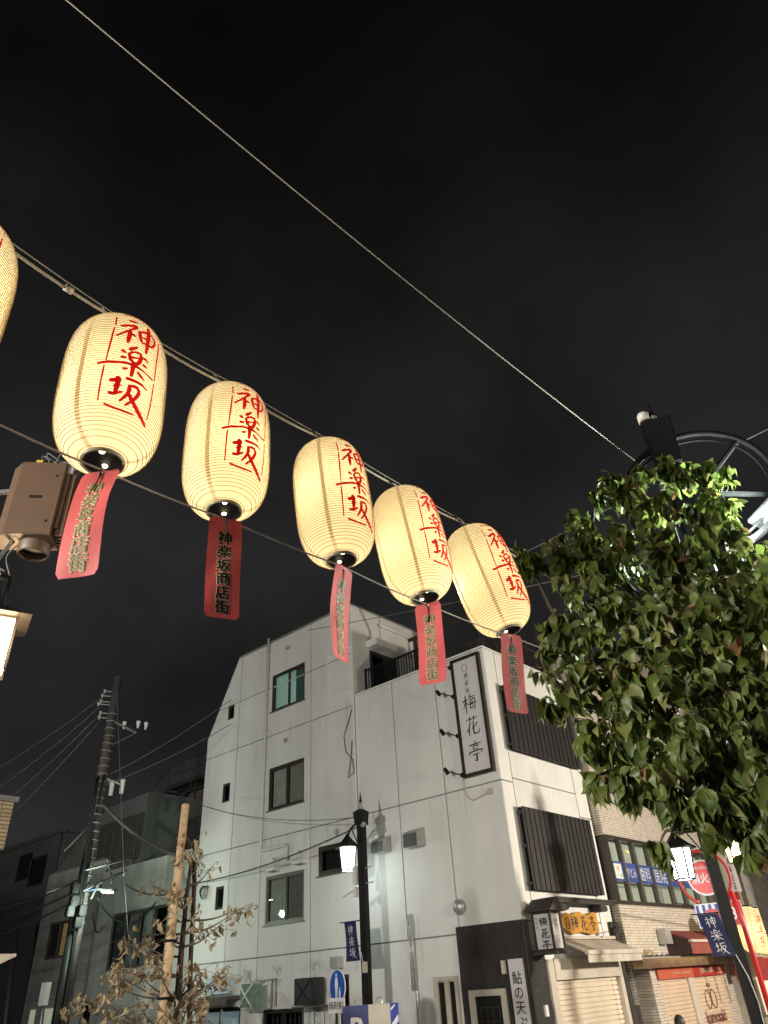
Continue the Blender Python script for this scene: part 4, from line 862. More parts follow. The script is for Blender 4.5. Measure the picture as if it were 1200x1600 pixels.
def beige_building():
    F = Face('B', XB + .35)
    T = thing('beige_building', 'tall beige panelled building with a dark agency sign behind the red hydrant pole', 'building', (XB, 30, gz(30)))
    g0 = gz(35) - .5
    y0 = on_x(1165, 1380, XB + .35).y
    z = g0
    while z < 12: wall_piece(F, y0 + .3, 60, z + .012, z + .68, [], m_beige, T, name='wall_panel'); z += .70
    m = MB(); F.box(m, y0 + .3, 60, g0, 12, -4, -.04); F.box(m, y0 - .9, y0 + .28, g0, 12, -4, -.3); m.build('body', m_beige, T)
    m = MB(); F.box(m, y0 + .05, y0 + .28, 1.5, 12, -.1, .08); m.build('corner_trim', m_alu, T)
    m = MB(); F.box(m, 24.8, y0 - .9, g0, 5.5, -4, -.5); m.build('link_wall', m_wall2, T)
    a = on_x(1166, 1352, XB + .42); b = on_x(1198, 1382, XB + .42)
    S1 = thing('agency_sign', 'dark grey square sign board with gold lettering high on the beige building', 'sign', (XB + .4, a.y, b.z))
    yy0, yy1 = a.y, b.y + 1.2; m = MB(); F.box(m, yy0, yy1, b.z - .1, a.z + .9, .03, .10); m.build('board', M('slate_board', (.055, .058, .06), .5), S1)
    text(S1, 'CENTURY 21', F.p((yy0 + yy1) / 2 - .1, b.z + .28, .10), F.U, F.N, 1, m_text['yellow'], fit=((yy1 - yy0) * .72, .3), bold=.01)
    m = MB(); m.ring(F.p((yy0 + yy1) / 2 + .3, a.z + .3, .12), F.N, .5, .035, 28, 6); m.build('gold_ring', m_text['yellow'], S1)
    # projecting vertical signs
    def psign(c0, c1, y, mat, label, txt, tm, size, lines=None):
        p = on_y(*c0, y); q = on_y(*c1, y); Tt = thing('projecting_sign', label, 'sign', (q.x, y, q.z)); m = MB(); m.box(p.x, q.x, y, y + .12, q.z, p.z); m.build('board', mat, Tt, bevel=.01)
        text(Tt, txt, ((p.x + q.x) / 2, y, (p.z + q.z) / 2), (1, 0, 0), (0, -1, 0), 1, tm, vertical=True, fit=(size * (q.x - p.x), (p.z - q.z) * .86), bold=.01); return Tt
    psign((1128, 1338), (1158, 1393), 25.5, m_signwhite, 'tall off white projecting sign with thin vertical characters behind the hydrant pole', '井海苔店', m_text['black'], .32)
    psign((1133, 1395), (1166, 1440), 25.4, m_redsign, 'dark red projecting sign with white vertical characters below the off white sign', '買取専門店', m_text['white'], .45)
    a = on_x(1178, 1500, XB + .45); b = on_x(1200, 1512, XB + .45)
    S2 = thing('shopfront_sign', 'yellow lettered shopfront fascia low at the right picture edge', 'sign', (XB + .4, a.y, b.z)); m = MB(); F.box(m, a.y, a.y + 5, b.z - .1, a.z + .45, .05, .3); m.build('board', M('lit_fascia', (.5, .45, .35), .5, emit=(1, .7, .4), estr=.15), S2)
    text(S2, 'CENTURY 21', F.p(a.y + 2.0, (a.z + b.z) / 2 + .1, .30), F.U, F.N, 1, m_text['yellow'], fit=(3.4, .3), bold=.02)
    m = MB(); F.box(m, a.y, a.y + 6, b.z - 1.1, b.z - .2, .0, .04); o = m.build('shop_front', Emit('warm_shop', (1, .72, .42), .7), T)
beige_building()

# ------------------------------------------------------------------ street lamps
def lantern_head(T, c, s=1.0, glow=None, warm=False, frame=m_black):
    """six sided street lantern, c = centre of the glazed body; parts > bars"""
    x, y, z = c; n = 6; r0, r1 = .17 * s, .225 * s; h = .25 * s
    m = MB(); vb = []; 
    for k in range(n): a = PI * 2 * k / n + .3; vb.append((x + r0 * math.cos(a), y + r0 * math.sin(a), z - h))
    for k in range(n): a = PI * 2 * k / n + .3; vb.append((x + r1 * math.cos(a), y + r1 * math.sin(a), z + h))
    m.add(vb, [(k, (k + 1) % n, (k + 1) % n + n, k + n) for k in range(n)] + [tuple(range(n))[::-1]]); g = m.build('glazing', glow or m_lampwhite, T)
    m = MB()
    for k in range(n):
        m.tube([vb[k], vb[k + n]], .016 * s, 5); m.tube([vb[k], vb[(k + 1) % n]], .016 * s, 5); m.tube([vb[k + n], vb[(k + 1) % n + n]], .014 * s, 5)
        lo = Vector(vb[k]).lerp(Vector(vb[k + n]), .22); l2 = Vector(vb[(k + 1) % n]).lerp(Vector(vb[(k + 1) % n + n]), .22); m.tube([lo, l2], .007 * s, 4)
    m.build('glazing_bars', frame, T)
    m = MB(); prof = [(.34, .235), (.335, .26), (.24, .31), (.14, .40), (.06, .49), (.03, .54), (.0, .56)]
    base = len(m.v)
    for (r, zz) in prof:
        for k in range(n): a = PI * 2 * k / n + .3; m.v.append((x + r * s * math.cos(a), y + r * s * math.sin(a), z + zz * s))
    for i in range(len(prof) - 1):
        for k in range(n): a = i * n + k; b = i * n + (k + 1) % n; m.f.append((a, b, b + n, a + n))
    m.f.append(tuple(range(n))); m.build('roof', frame, T)
def lamp_post(name, label, pos, top, side, group, glow, head_dz=-1.0, reach=.42, energy=120, col=(.86, 1, .97), full=False, s=1.0, pw=.085, soft=.10):
    """square black post with a curved bracket; side = horizontal unit vector to the lantern"""
    x, y = pos; g = gz(y); sd = Vector((side[0], side[1], 0)).normalized(); pe = Vector((-sd.y, sd.x, 0))
    T = thing(name, label, 'street lamp', (x, y, g), group)
    m = MB(); c = Vector((x, y, 0)); U3 = Vector((0, 0, 1))
    m.obox((x, y, (g + top - .35) / 2), sd, pe, U3, pw, pw, (top - .35 - g) / 2); m.build('post', m_black, T, bevel=.012)
    m = MB(); a = pw; b = pw * 1.45
    for (z0, z1, r0, r1) in ((top - .349, top - .22, a * 1.35, b), (top - .219, top - .05, b, b * 1.12), (top - .049, top, b * .9, b * .55)):
        P = [Vector((x, y, z0)) + sd * i * r0 + pe * j * r0 for i, j in ((-1, -1), (1, -1), (1, 1), (-1, 1))] + [Vector((x, y, z1)) + sd * i * r1 + pe * j * r1 for i, j in ((-1, -1), (1, -1), (1, 1), (-1, 1))]; m.hexa(P)
    m.build('capital', m_black, T)
    m = MB(); m.lathe([(.0, 0), (.055, 0), (.055, .05), (.035, .12), (.03, .16)], 12, (x, y, top)); m.build('finial_base', m_alu, T)
    m = MB(); m.lathe([(.045, .16), (.022, .26), (0, .44)], 10, (x, y, top)); m.build('finial', m_black, T)
    hz = top + head_dz; hc = Vector((x, y, 0)) + sd * reach; ztop = hz + .52 * s
    m = MB(); R = reach - pw; zc = top - .28 - R
    pts = [Vector((x, y, zc)) + sd * (pw + R * math.sin(t) if False else 0) for t in (0,)]
    arc = [c + sd * (pw * .6 + (reach - pw * .6) * math.sin(PI / 2 * k / 14)) + U3 * (zc + R * math.cos(PI / 2 * k / 14)) for k in range(15)] + [hc + U3 * ztop]
    m.tube(arc, .026 * (1.4 if full else 1), 8)
    m.tube([c + sd * pw + U3 * (zc - .15), c + sd * (pw + R * .62) + U3 * (zc + R * .72)], .013, 6)
    m.build('bracket', m_black, T, smooth=True)
    lantern_head(T, (hc.x, hc.y, hz), s, glow)
    lamp((hc.x, hc.y, hz - .30 * s), energy, col, soft, parent=T)
    return T, hc, hz

TP, hc, hz = lamp_post('street_lamp', 'black street lamp with one glowing white lantern before the white corner building', (-12.42, 13.02), 5.22, (-1, -.05), 'black street lamps', m_lampwhite, head_dz=-1.02, reach=.46, energy=30)
def post_extras():
    T = TP; x, y = -12.42, 13.02
    m = MB(); m.box(x - .20, x - .10, y - .16, y - .03, 3.62, 4.0); m.build('white_box', m_white, T, bevel=.01)
    m = MB(); m.tube([(x + .0, y, 4.86 - .03), (x + .18, y - .1, 4.86)], .05, 8); m.tube([(x, y, 3.92), (x + .32, y - .05, 3.95)], .014, 6); m.tube([(x, y, 3.62), (x + .36, y - .05, 3.62)], .014, 6); m.build('clamp', m_alu, T)
    m = MB(); m.box(x - .16, x - .06, y - .2, y - .1, 3.36, 3.56); m.tube([(x - .16, y - .2, 3.5), (x - .34, y - .34, 3.38)], .035, 8); m.build('camera_unit', m_white, T, bevel=.008)
    m = MB(); m.box(x + .02, x + .13, y - .16, y - .09, 1.92 - .0, 2.12); m.build('control_box', m_cream, T, bevel=.008)
    m = MB(); m.tube([(x - .02, y - .12, 2.3), (x + .02, y - .14, 2.15), (x + .07, y - .14, 2.1)], .008, 5); m.build('white_wire', m_white, T)
    B = thing('street_banner', 'small navy banner with white brush characters on the lamp post before the white wall', 'banner', (x - .3, y - .1, 2.2), 'navy street banners')
    m = MB(); m.tube([(x + .1, y - .10, 3.02 - .12), (x - .62, y - .16, 3.02 - .12)], .013, 6); m.build('rod', m_black, B)
    n = 12; m = MB(); vs = []
    f = lambda u, v: Vector((x - .50 + u * .40 - (1 - v) * -.04, y - .15 + .03 * math.sin(v * 3 + u * 2), 2.15 + v * .74))
    for i in range(n + 1):
        for j in range(5): vs.append(f(j / 4, i / n))
    m.add(vs, [(i * 5 + j, i * 5 + j + 1, i * 5 + j + 6, i * 5 + j + 5) for i in range(n) for j in range(4)]); m.build('cloth', m_navy, B, smooth=True)
    brush_text(B, '神楽坂', (0, 0, 0), (1, 0, 0), (0, -1, 0), .20, .19, m_text['white'], .21, fn=lambda a, b, l: f(.5 + a / .40, .5 + b / .74) + Vector((0, -l - .004, 0)), gain=1.2)
post_extras()

# second lamp down the main street with big navy banner, partly behind the leaves
a = ray(1105, 1330); D2 = 15.2; px_, py_ = (a.x / math.hypot(a.x, a.y)) * D2, (a.y / math.hypot(a.x, a.y)) * D2
zl = 1.6 + .104 * D2
T2, hc2, hz2 = lamp_post('street_lamp', 'black street lamp carrying a larger navy banner, its white lantern half behind leaves', (px_ + .02, py_), zl + 1.02, (-.9, -.43), 'black street lamps', m_lampwhite, head_dz=-1.02, reach=.52, energy=32, pw=.10)
def post2_extras():
    x, y = px_ + .02, py_
    B = thing('street_banner', 'larger navy banner with white brush characters beneath the striped advertisement board', 'banner', (x - .4, y, 2.0), 'navy street banners')
    n = 12; d = Vector((-.90, -.43, 0)).normalized()
    P0 = on_y(1099, 1407, y - .12); 
    def f(u, v):  # u 0..1 left->right, v 0..1 bottom->top
        return Vector((x, y - .02, 0)) - d * -0 + d * (.42 - u * .35 - (1 - v) * .08) + Vector((.0, -.14 + .025 * math.sin(v * 4 + u), 1.74 + v * .62))
    m = MB(); vs = []
    for i in range(n + 1):
        for j in range(6): vs.append(f(j / 5, i / n))
    m.add(vs, [(i * 6 + j, i * 6 + j + 1, i * 6 + j + 7, i * 6 + j + 6) for i in range(n) for j in range(5)]); m.build('cloth', m_navy, B, smooth=True)
    nn = Vector((d.y, -d.x, 0)); nn = nn if nn.dot(Vector((x, y, 0))) < 0 else -nn
    brush_text(B, '神楽坂', (0, 0, 0), (1, 0, 0), (0, -1, 0), .19, .17, m_text['white'], .19, fn=lambda a, b, l: f(.5 + a / .35, .5 + b / .62) + nn * (.006 + l), gain=1.2)
    m = MB(); m.tube([f(-.3, 1.02), f(1.05, 1.02)], .012, 6); m.build('rod', m_black, B)
    m = MB(); m.tube([f(1, .02), Vector((x + .1, y - .12, 1.45)), Vector((x + .14, y - .1, 1.1)), Vector((x + .12, y - .1, .7))], .01, 5); m.build('white_wire', m_white, B)
post2_extras()

# near lamp with ring bracket at upper right, behind the tree
NP = Vector((-1.27, 5.42, 0)); LD = Vector((-.73, 5.62, 0)); sdn = (LD - NP).normalized()
m_ring = M('matt_black', (.004, .004, .0045), .6, spec=.25)
def near_lamp():
    x, y = NP.x, NP.y; top = 5.72; g = gz(y); pe = Vector((-sdn.y, sdn.x, 0)); U3 = Vector((0, 0, 1))
    T = thing('street_lamp', 'nearest black street lamp with large ring bracket, its head above the green tree', 'street lamp', (x, y, g), 'black street lamps')
    m = MB(); m.obox((x, y, (g + top) / 2), sdn, pe, U3, .085, .085, (top - g) / 2); m.build('post', m_ring, T, bevel=.015)
    m = MB(); m.hexa([Vector((x, y, top - .5)) + sdn * i * .10 + pe * j * .10 for i, j in ((-1, -1), (1, -1), (1, 1), (-1, 1))] + [Vector((x, y, top)) + sdn * i * .13 + pe * j * .13 for i, j in ((-1, -1), (1, -1), (1, 1), (-1, 1))]); m.build('capital', m_ring, T, bevel=.01)
    m = MB(); m.lathe([(.0, 0), (.05, 0), (.04, .10)], 12, (x, y, top + .002)); m.build('finial_base', m_alu, T)
    m = MB(); m.lathe([(.035, .10), (.018, .2), (0, .36)], 10, (x, y, top)); m.build('finial', m_black, T)
    c = NP + sdn * .15 + U3 * 4.93
    m = MB(); m.ring(c, pe, .60, .029, 56, 10, u=sdn); m.build('ring_bracket', m_ring, T, smooth=True)
    m = MB(); m.ring(c, pe, .53, .011, 56, 6, u=sdn); m.build('inner_ring', m_ring, T, smooth=True)
    m = MB()
    for a in (.75, -.35, 2.4):
        d = sdn * math.cos(a) + U3 * math.sin(a); m.tube([c + d * .05, c + d * .58], .02, 6); m.tube([c + d * .05 + pe * .05, c + d * .58 + pe * .03], .012, 6)
    m.build('spoke', m_ring, T)
    m = MB(); m.obox(c + sdn * .60 + U3 * .02, sdn, pe, U3, .035, .05, .04); m.build('clamp', m_alu, T)
    m = MB(); m.tube([c + sdn * .60, c + sdn * .60 - U3 * .25], .02, 8); m.build('hanger', m_black, T)
    L = c + sdn * .60 - U3 * .62
    lantern_head(T, (L.x, L.y, L.z), 1.0, m_lampwhite)
    lamp((L.x, L.y, L.z), 1, (.86, 1, .97), .08, parent=T)
    for du, dv, e_ in ((-.42, -.05, 420), (.42, 0, 90), (0, -.42, 70)): lamp(L + sdn * du + pe * dv + U3 * .08, e_, (.86, 1, .92), .06, parent=T)  # extra points set outside the lantern, added to brighten the leaves
    # camera on the side
    q = on_y(1007, 657, y - .05); Cm = thing('security_camera', 'white domed security camera on the head of nearest black lamp post', 'camera', q)
    m = MB(); m.lathe([(0, .07), (.05, .07), (.056, .05), (.056, -.02), (0, -.02)], 18, q); m.build('cover', m_white, Cm, smooth=True)
    m = MB(); m.lathe([(.045, -.02), (.045, -.05), (.03, -.09), (0, -.10)], 16, q); m.build('dome', M('red_brown_dome', (.09, .03, .025), .2), Cm, smooth=True)
    m = MB(); m.tube([q + Vector((.02, 0, -.01)), Vector((x - .05, y, q.z - .08))], .015, 6); m.build('arm', m_dim, Cm)
    m = MB(); m.obox(on_y(1040, 763, y - .12), sdn, pe, U3, .05, .04, .04); m.build('side_fixture', m_dim, T, bevel=.01)
near_lamp()

# warm lamp further down the street, right of the hydrant sign
a = ray(1145, 1325); D3 = 17.6; q = Vector((a.x, a.y, 0)).normalized() * D3
T3, hc3, hz3 = lamp_post('street_lamp', 'black street lamp with warm amber lantern hidden among the lowest leaves', (q.x + .5, q.y + .2), 1.6 + .112 * D3 + 1.05, (-1, -.3), 'black street lamps', m_lampwarm, head_dz=-1.02, reach=.5, energy=60, col=(1, .66, .34))
# warm lamp at the left edge
a = ray(2, 1010); D4 = 7.6; q = Vector((a.x, a.y, 0)).normalized() * D4; z4 = 1.6 + .407 * D4
def left_lamp():
    T = thing('wall_lantern', 'warm glowing square lantern lamp cut off by the left picture edge', 'street lamp', (q.x - 1.0, q.y - .1, gz(q.y)))
    c = Vector((q.x, q.y, z4)); d = Vector((q.x, q.y, 0)).normalized(); s = Vector((d.y, -d.x, 0))
    c = c - s * .10
    m = MB(); m.obox(c, s, d, (0, 0, 1), .17, .17, .24); m.build('glazing', Emit('amber_glow', (1, .70, .36), 14), T)
    m = MB()
    for i in (-1, 1):
        for j in (-1, 1): m.obox(c + s * i * .175 + d * j * .175, s, d, (0, 0, 1), .014, .014, .29)
    for z in (-.13, -.21, .25): 
        for i in (-1, 1): m.obox(c + d * i * .175 + Vector((0, 0, z)), s, d, (0, 0, 1), .19, .008, .007); m.obox(c + s * i * .175 + Vector((0, 0, z)), s, d, (0, 0, 1), .008, .19, .007)
    m.build('glazing_bars', m_bronze, T)
    m = MB(); P = [c + s * i * .30 + d * j * .30 + Vector((0, 0, .26)) for i, j in ((-1, -1), (1, -1), (1, 1), (-1, 1))]; Q = [c + s * i * .05 + d * j * .05 + Vector((0, 0, .42)) for i, j in ((-1, -1), (1, -1), (1, 1), (-1, 1))]; m.hexa(P + Q); m.build('roof', m_bronze, T)
    m = MB(); m.tube([c + Vector((0, 0, .42)), c + Vector((0, 0, .75)), c - s * .6 + Vector((0, 0, .8)), c - s * .9 + Vector((0, 0, .7)), Vector((c.x, c.y, gz(q.y))) - s * .9], .045, 8); m.build('post', m_black, T, smooth=True)
    lamp(c - d * .35, 55, (1, .72, .42), .15, parent=T)
left_lamp()
# unseen lamps added beside and behind the photographer, standing in for the street's light
lamp_post('street_lamp', 'street lamp with amber lantern on the opposite pavement outside the view', (3.4, 9.5), 5.6, (-1, 0), 'black street lamps', m_lampwarm, energy=2700, col=(1, .82, .60), soft=.3)
lamp_post('street_lamp', 'second street lamp with amber lantern on the opposite pavement outside the view', (2.6, 19.5), 5.0, (-1, 0), 'black street lamps', m_lampwarm, energy=9000, col=(1, .89, .74), soft=.3)
lamp_post('street_lamp', 'street lamp with pale amber lantern just behind the photographer outside the view', (-3.6, -3.4), 5.9, (0, -1), 'black street lamps', m_lampwarm, energy=2100, col=(1, .91, .72), soft=.3)
lamp_post('street_lamp', 'street lamp on the near corner of the crossing outside the view', (-7.3, -7.0), 6.2, (1, .1), 'black street lamps', m_lampwhite, energy=9000, col=(1, .95, .87), soft=.35)
lamp_post('street_lamp', 'street lamp further along the side street outside the view', (-19.0, 1.0), 5.8, (0, 1), 'black street lamps', m_lampwhite, energy=2600, col=(.97, 1, .95), soft=.3)

# ------------------------------------------------------------------ utility pole on the left
def utility_pole():
    D = 24.0; a = ray(140, 1330); h = math.hypot(a.x, a.y); x, y = a.x / h * D, a.y / h * D; g = gz(y)
    T = thing('utility_pole', 'tall concrete utility pole wrapped with cables and brackets at the left', 'utility pole', (x, y, g))
    top = 1.6 + .379 * D
    m = MB(); m.tube([(x, y, g), (x, y, top)], [.20, .12], 16); m.build('pole', m_conc, T, smooth=True)
    m = MB(); m.tube([(x, y, top), (x, y, top + .06)], [.125, .10], 14); m.build('cap', m_dim, T)
    P = lambda px, py, dd=D: at_d(px, py, dd)
    m = MB()
    for k in range(26): z = 3.6 + k * .235; m.ring((x, y, z), (0, 0, 1), .20 - .08 * (z - g) / (top - g) + .012, .012, 14, 5)
    stuff(m.build('pole_bands', m_alu, T))
    m = MB(); m.tube([(x + .1, y - .18, g), (x + .12, y - .2, 3.4)], .12, 10); m.tube([(x - .14, y - .14, g), (x - .12, y - .12, 4.2)], .08, 8); m.build('cable_guard', m_black, T, smooth=True)
    r = random.Random(4); m = MB()
    for k in range(7):
        pts = []; ph = r.uniform(0, 6)
        for i in range(14): z = g + i * .62 + r.uniform(-.1, .1); rr = .2 + .02 * k; pts.append((x + rr * math.cos(ph + .3 * math.sin(i)), y - abs(rr * math.sin(ph + .2 * i * .3)), z))
        m.tube(pts, r.uniform(.014, .034), 6)
    stuff(m.build('riser_cables', m_cable, T, smooth=True))
    # crossarms with insulators
    for (c0, c1, ins) in (((168, 1122), (213, 1145), ((194, 1133), (216, 1132), (228, 1134))),):
        p, q = P(*c0), P(*c1); m = MB(); m.tube([p, q], .05, 6); m.build('crossarm', m_dim, T); m = MB(); m.tube([q, P(170, 1166)], .02, 5); m.build('brace', m_dim, T)
        for i in ins: p = P(*i); m = MB(); m.tube([p - Vector((0, 0, .12)), p + Vector((0, 0, .10))], [.03, .07], 8); m.build('insulator', m_white, T)
    for i in ((160, 1087), (158, 1096), (157, 1114), (155, 1121), (164, 1080), (154, 1100)): p = P(*i); m = MB(); m.tube([p, Vector((x, y, p.z))], .02, 5); m.tube([p - Vector((0, 0, .07)), p + Vector((0, 0, .05))], [.03, .055], 8); m.build('side_insulator', m_alu, T)
    for i in ((174, 1232), (191, 1229)):
        p = P(*i); m = MB(); m.tube([p + Vector((0, 0, .22)), p + Vector((0, 0, .2)), p - Vector((0, 0, .2))], [.02, .075, .06], 8); m.build('fuse_cutout', m_white, T)
    m = MB(); m.tube([P(163, 1214), P(172, 1219), P(180, 1221), P(190, 1227)], .028, 6); m.tube([P(163, 1214), P(176, 1226)], .02, 6); m.build('cutout_arm', m_alu, T, smooth=True)
    # working platforms / cable brackets
    m = MB()
    for (c, d) in (((130, 1360), (205, 1342)), ((130, 1392), (198, 1360)), ((142, 1405), (172, 1345)), ((168, 1342), (175, 1380))): m.tube([P(*c, D - .3), P(*d, D - .3)], .035, 5)
    for (c, d) in (((72, 1395), (140, 1372)), ((100, 1330), (140, 1290))): m.tube([P(*c, D - .1), P(*d, D - .1)], .025, 5)
    m.build('bracket', m_dim, T)
    m = MB()
    for (px, py) in ((117, 1388), (115, 1408), (109, 1424), (121, 1442), (128, 1423)): p = P(px, py, D - .4); m.obox(p, (1, 0, 0), (0, 1, 0), (0, 0, 1), .10, .1, .13)
    m.build('junction_case', m_black, T, bevel=.02)
    m = MB(); m.obox(P(70, 1553, D - 1), (1, 0, 0), (0, 1, 0), (0, 0, 1), .14, .06, .24); o = m.build('meter_box', m_white); tag(o, 'small pale box on a thin stem before the siding wall', 'box')
    m = MB(); m.tube([P(70, 1562, D - 1), P(66, 1600, D - 1)], .03, 6); o2 = m.build('stem', m_dim); o2.parent = o
    # LED street light
    L = thing('led_street_light', 'small greenish white street light on a short blue arm of the utility pole', 'street light', P(172, 1391, D - .6))
    p, q = P(150, 1389, D - .5), P(176, 1391, D - .8); m = MB(); m.tube([Vector((x, y, p.z)), p, p.lerp(q, .3)], .03, 6); m.build('arm', M('blue_arm', (.08, .14, .28), .5), L)
    m = MB(); m.obox(p.lerp(q, .65), q - p, (0, 0, 1), (q - p).cross(Vector((0, 0, 1))), .27, .04, .10); m.build('housing', m_dim, L, bevel=.02)
    m = MB(); m.obox(p.lerp(q, .70) - Vector((0, 0, .055)), q - p, (0, 0, 1), (q - p).cross(Vector((0, 0, 1))), .13, .02, .085); m.build('lens', m_led, L)
    lamp(p.lerp(q, .9) - Vector((0, .5, .45)), 190, (.78, 1, .80), .1, parent=L)
    # sagging wires
    def sag(a, b, s, r, nm, lab, mat=m_cable, n=16):
        a, b = Vector(a), Vector(b); m = MB(); m.tube([a.lerp(b, t / n) - Vector((0, 0, 4 * s * (t / n) * (1 - t / n))) for t in range(n + 1)], r, 6); o = m.build(nm, mat, smooth=True); tag(o, lab, 'cable'); return o
    pw = FA.p(-20.3, 5.25, .15); 
    sag(P(150, 1245), pw, .35, .055, 'power_cable', 'thick dark cable sagging from the utility pole to the white building', M('thick_cable', (.07, .07, .075), .5))
    sag(P(172, 1210), (-19.0, 13.8, 9.95), .12, .012, 'power_cable', 'thin dark wire from the utility pole to slanted edge of white building, upper of two', m_dim)
    sag(P(160, 1228), (-18.9, 13.8, 9.1), .12, .012, 'power_cable', 'thin dark wire from the utility pole to slanted edge of white building, lower of two', m_dim)
    sag(P(165, 1355), FA.p(-20.3, 4.6, .1), .5, .022, 'telephone_cable', 'black cable hanging in a low loop above the large curtained window')
    sag(P(152, 1402), FA.p(-22.4, 4.3, .1), .6, .022, 'telephone_cable', 'black cable drooping from utility pole to the top of the large curtained window')
    sag(P(145, 1420), FA.p(-25.5, 3.9, .1), .35, .02, 'telephone_cable', 'short black cable loop right beside the utility pole')
    sag(P(182, 1070, D - 1), P(194, 1370, D - 1), 0, .012, 'guy_wire', 'thin pale vertical wire hanging right of the utility pole', m_dim)
    sag(P(194, 1370, D - 1), P(210, 1590, D - 1), 0, .010, 'guy_wire', 'thin wire continuing down past the big window toward the street', m_dim)
    sag(FA.p(-20.3, 4.6, .1), (-12.5, 12.95, 4.83), .15, .016, 'service_cable', 'dark cable across the white wall under the two white hoods to the lamp post')
    sag((-20.4, 13.7, 6.9), (-12.42, 13.0, 5.05), .25, .010, 'service_cable', 'thin wire crossing the white wall down to the lamp post top', m_dim)
    for k in range(4): sag(P(165 - 3 * k, 1085 + 14 * k), at_d(-200, 1290 + 55 * k, 30), .5, .012, 'power_line', ['faint overhead line leaving the utility pole to the left, first from the top', 'faint overhead line leaving the pole to the left, second from the top', 'faint overhead line leaving the pole to the left, third from the top', 'faint overhead line leaving the pole to the left, lowest of four'][k], m_dim)
    for k in range(3): sag(P(130, 1372 + 14 * k), at_d(-150, 1440 + 26 * k, 27), .3, .03, 'telephone_cable', ['dark bundled cable leaving the pole toward the far left house, upper', 'dark bundled cable leaving the pole toward the far left house, middle', 'dark bundled cable leaving the pole toward the far left house, lower'][k])
    # coil at the white building edge
    m = MB(); c = FA.p(-19.6, 4.35, .12)
    for k in range(3): m.ring(c + Vector((.05 * k - .3, 0, -.03 * k)), (0, -1, .1), .13 + .02 * k, .012, 20, 5)
    o = m.build('cable_coil', m_cable, smooth=True); tag(o, 'coil of black cable hanging at the left edge of the white building', 'cable coil')
    return sag
sag = utility_pole()

def brown_box():
    D = 6.6; U3 = Vector((0, 0, 1))
    c = at_d(54, 790, D); d = Vector((c.x, c.y, 0)).normalized(); d = Matrix.Rotation(math.radians(-22), 3, 'Z') @ d; s = Vector((d.y, -d.x, 0))
    T = thing('equipment_cabinet', 'brown metal equipment cabinet with cooling fins hanging high at the left edge', 'cabinet', c)
    hx, hy, hz = .27, .16, .43
    m = MB(); P = []
    for z in (-hz, hz):
        P += [c + s * i + d * j + U3 * z for i, j in ((-hx, hy), (-hx, -hy * .2), (-hx * .55, -hy), (hx, -hy), (hx, hy))]
    m.add(P, [(4, 3, 2, 1, 0), (5, 6, 7, 8, 9)] + [(i, (i + 1) % 5, (i + 1) % 5 + 5, i + 5) for i in range(5)]); m.build('case', m_box, T, bevel=.008)
    m = MB(); m.obox(c - d * (hy + .002) + s * .05, s, d, U3, .06, .004, .016); m.obox(c - d * (hy + .002) + s * .20 + U3 * .26, s, d, U3, .012, .004, .012); m.obox(c - d * (hy + .002) + s * .20 - U3 * .28, s, d, U3, .012, .004, .012); m.build('vent_slot', m_black, T, bevel=.004)
    for k in range(5): m = MB(); m.obox(c + s * (hx + .045) + d * (-hy + .06 + .055 * k) - U3 * .02, s, d, U3, .043, .006, hz * .92); m.build('cooling_fin', m_box, T)
    m = MB(); m.obox(c + s * (hx + .02) + U3 * 0, s, d, U3, .02, hy * .8, hz * .8); m.build('heat_sink', m_box, T)
    m = MB(); m.lathe([(.13, 0), (.145, .02), (.145, .16)], 24, c + s * .08 + U3 * (-hz - .11) + d * .06); m.lathe([(.125, .0), (.125, .1)], 24, c + s * .08 + U3 * (-hz - .11) + d * .06); m.build('cylinder_housing', m_box, T, smooth=True)
    m = MB(); m.disc(c + s * .08 + U3 * (-hz - .04) + d * .06, (0, 0, 1), .124); m.build('cylinder_base', m_black, T)
    m = MB(); m.obox(c + U3 * (hz + .02) - s * .02 - d * .1, s, d, U3, .03, .02, .035); m.build('yellow_tag', M('yellow_tag', (.45, .3, .05), .5), T)
    r = random.Random(9); m = MB()
    for k in range(7):
        a = c + U3 * hz + s * r.uniform(-.05, .25) - d * .05; m.tube(spline([a, a + Vector((r.uniform(-.1, .1), r.uniform(-.1, .1), r.uniform(.08, .2))), a + s * .15 + U3 * r.uniform(.0, .15), c + s * (hx + .03) + U3 * r.uniform(.1, .3) - d * .1], 5), .006, 5)
    for k in range(6):
        a = c - U3 * hz + s * r.uniform(-.25, .0); m.tube(spline([a, a - U3 * r.uniform(.15, .25) - s * .1, a - U3 * r.uniform(.3, .4) - s * r.uniform(.0, .25)], 6), .007, 5)
    stuff(m.build('wiring', m_dim, T, smooth=True))
    m = MB(); m.obox(c + s * (hx + .03) + U3 * (hz - .06) - d * .1, s, d, U3, .03, .03, .05); m.obox(c + s * (hx + .0) + U3 * (hz - .02) - d * .1, s, d, U3, .10, .012, .012); m.build('terminal_clamp', m_alu, T)
    p = c - s * 1.05 + d * .2; m = MB(); m.tube([(p.x, p.y, gz(p.y)), (p.x, p.y, 6.3)], [.16, .12], 14); m.build('pole', m_conc, T, smooth=True)
    m = MB()
    for z in (-.2, .2): m.obox((c + p) / 2 + U3 * z, (p - c), U3, (p - c).cross(U3), .5, .02, .02)
    m.build('bracket', m_dim, T)
brown_box()

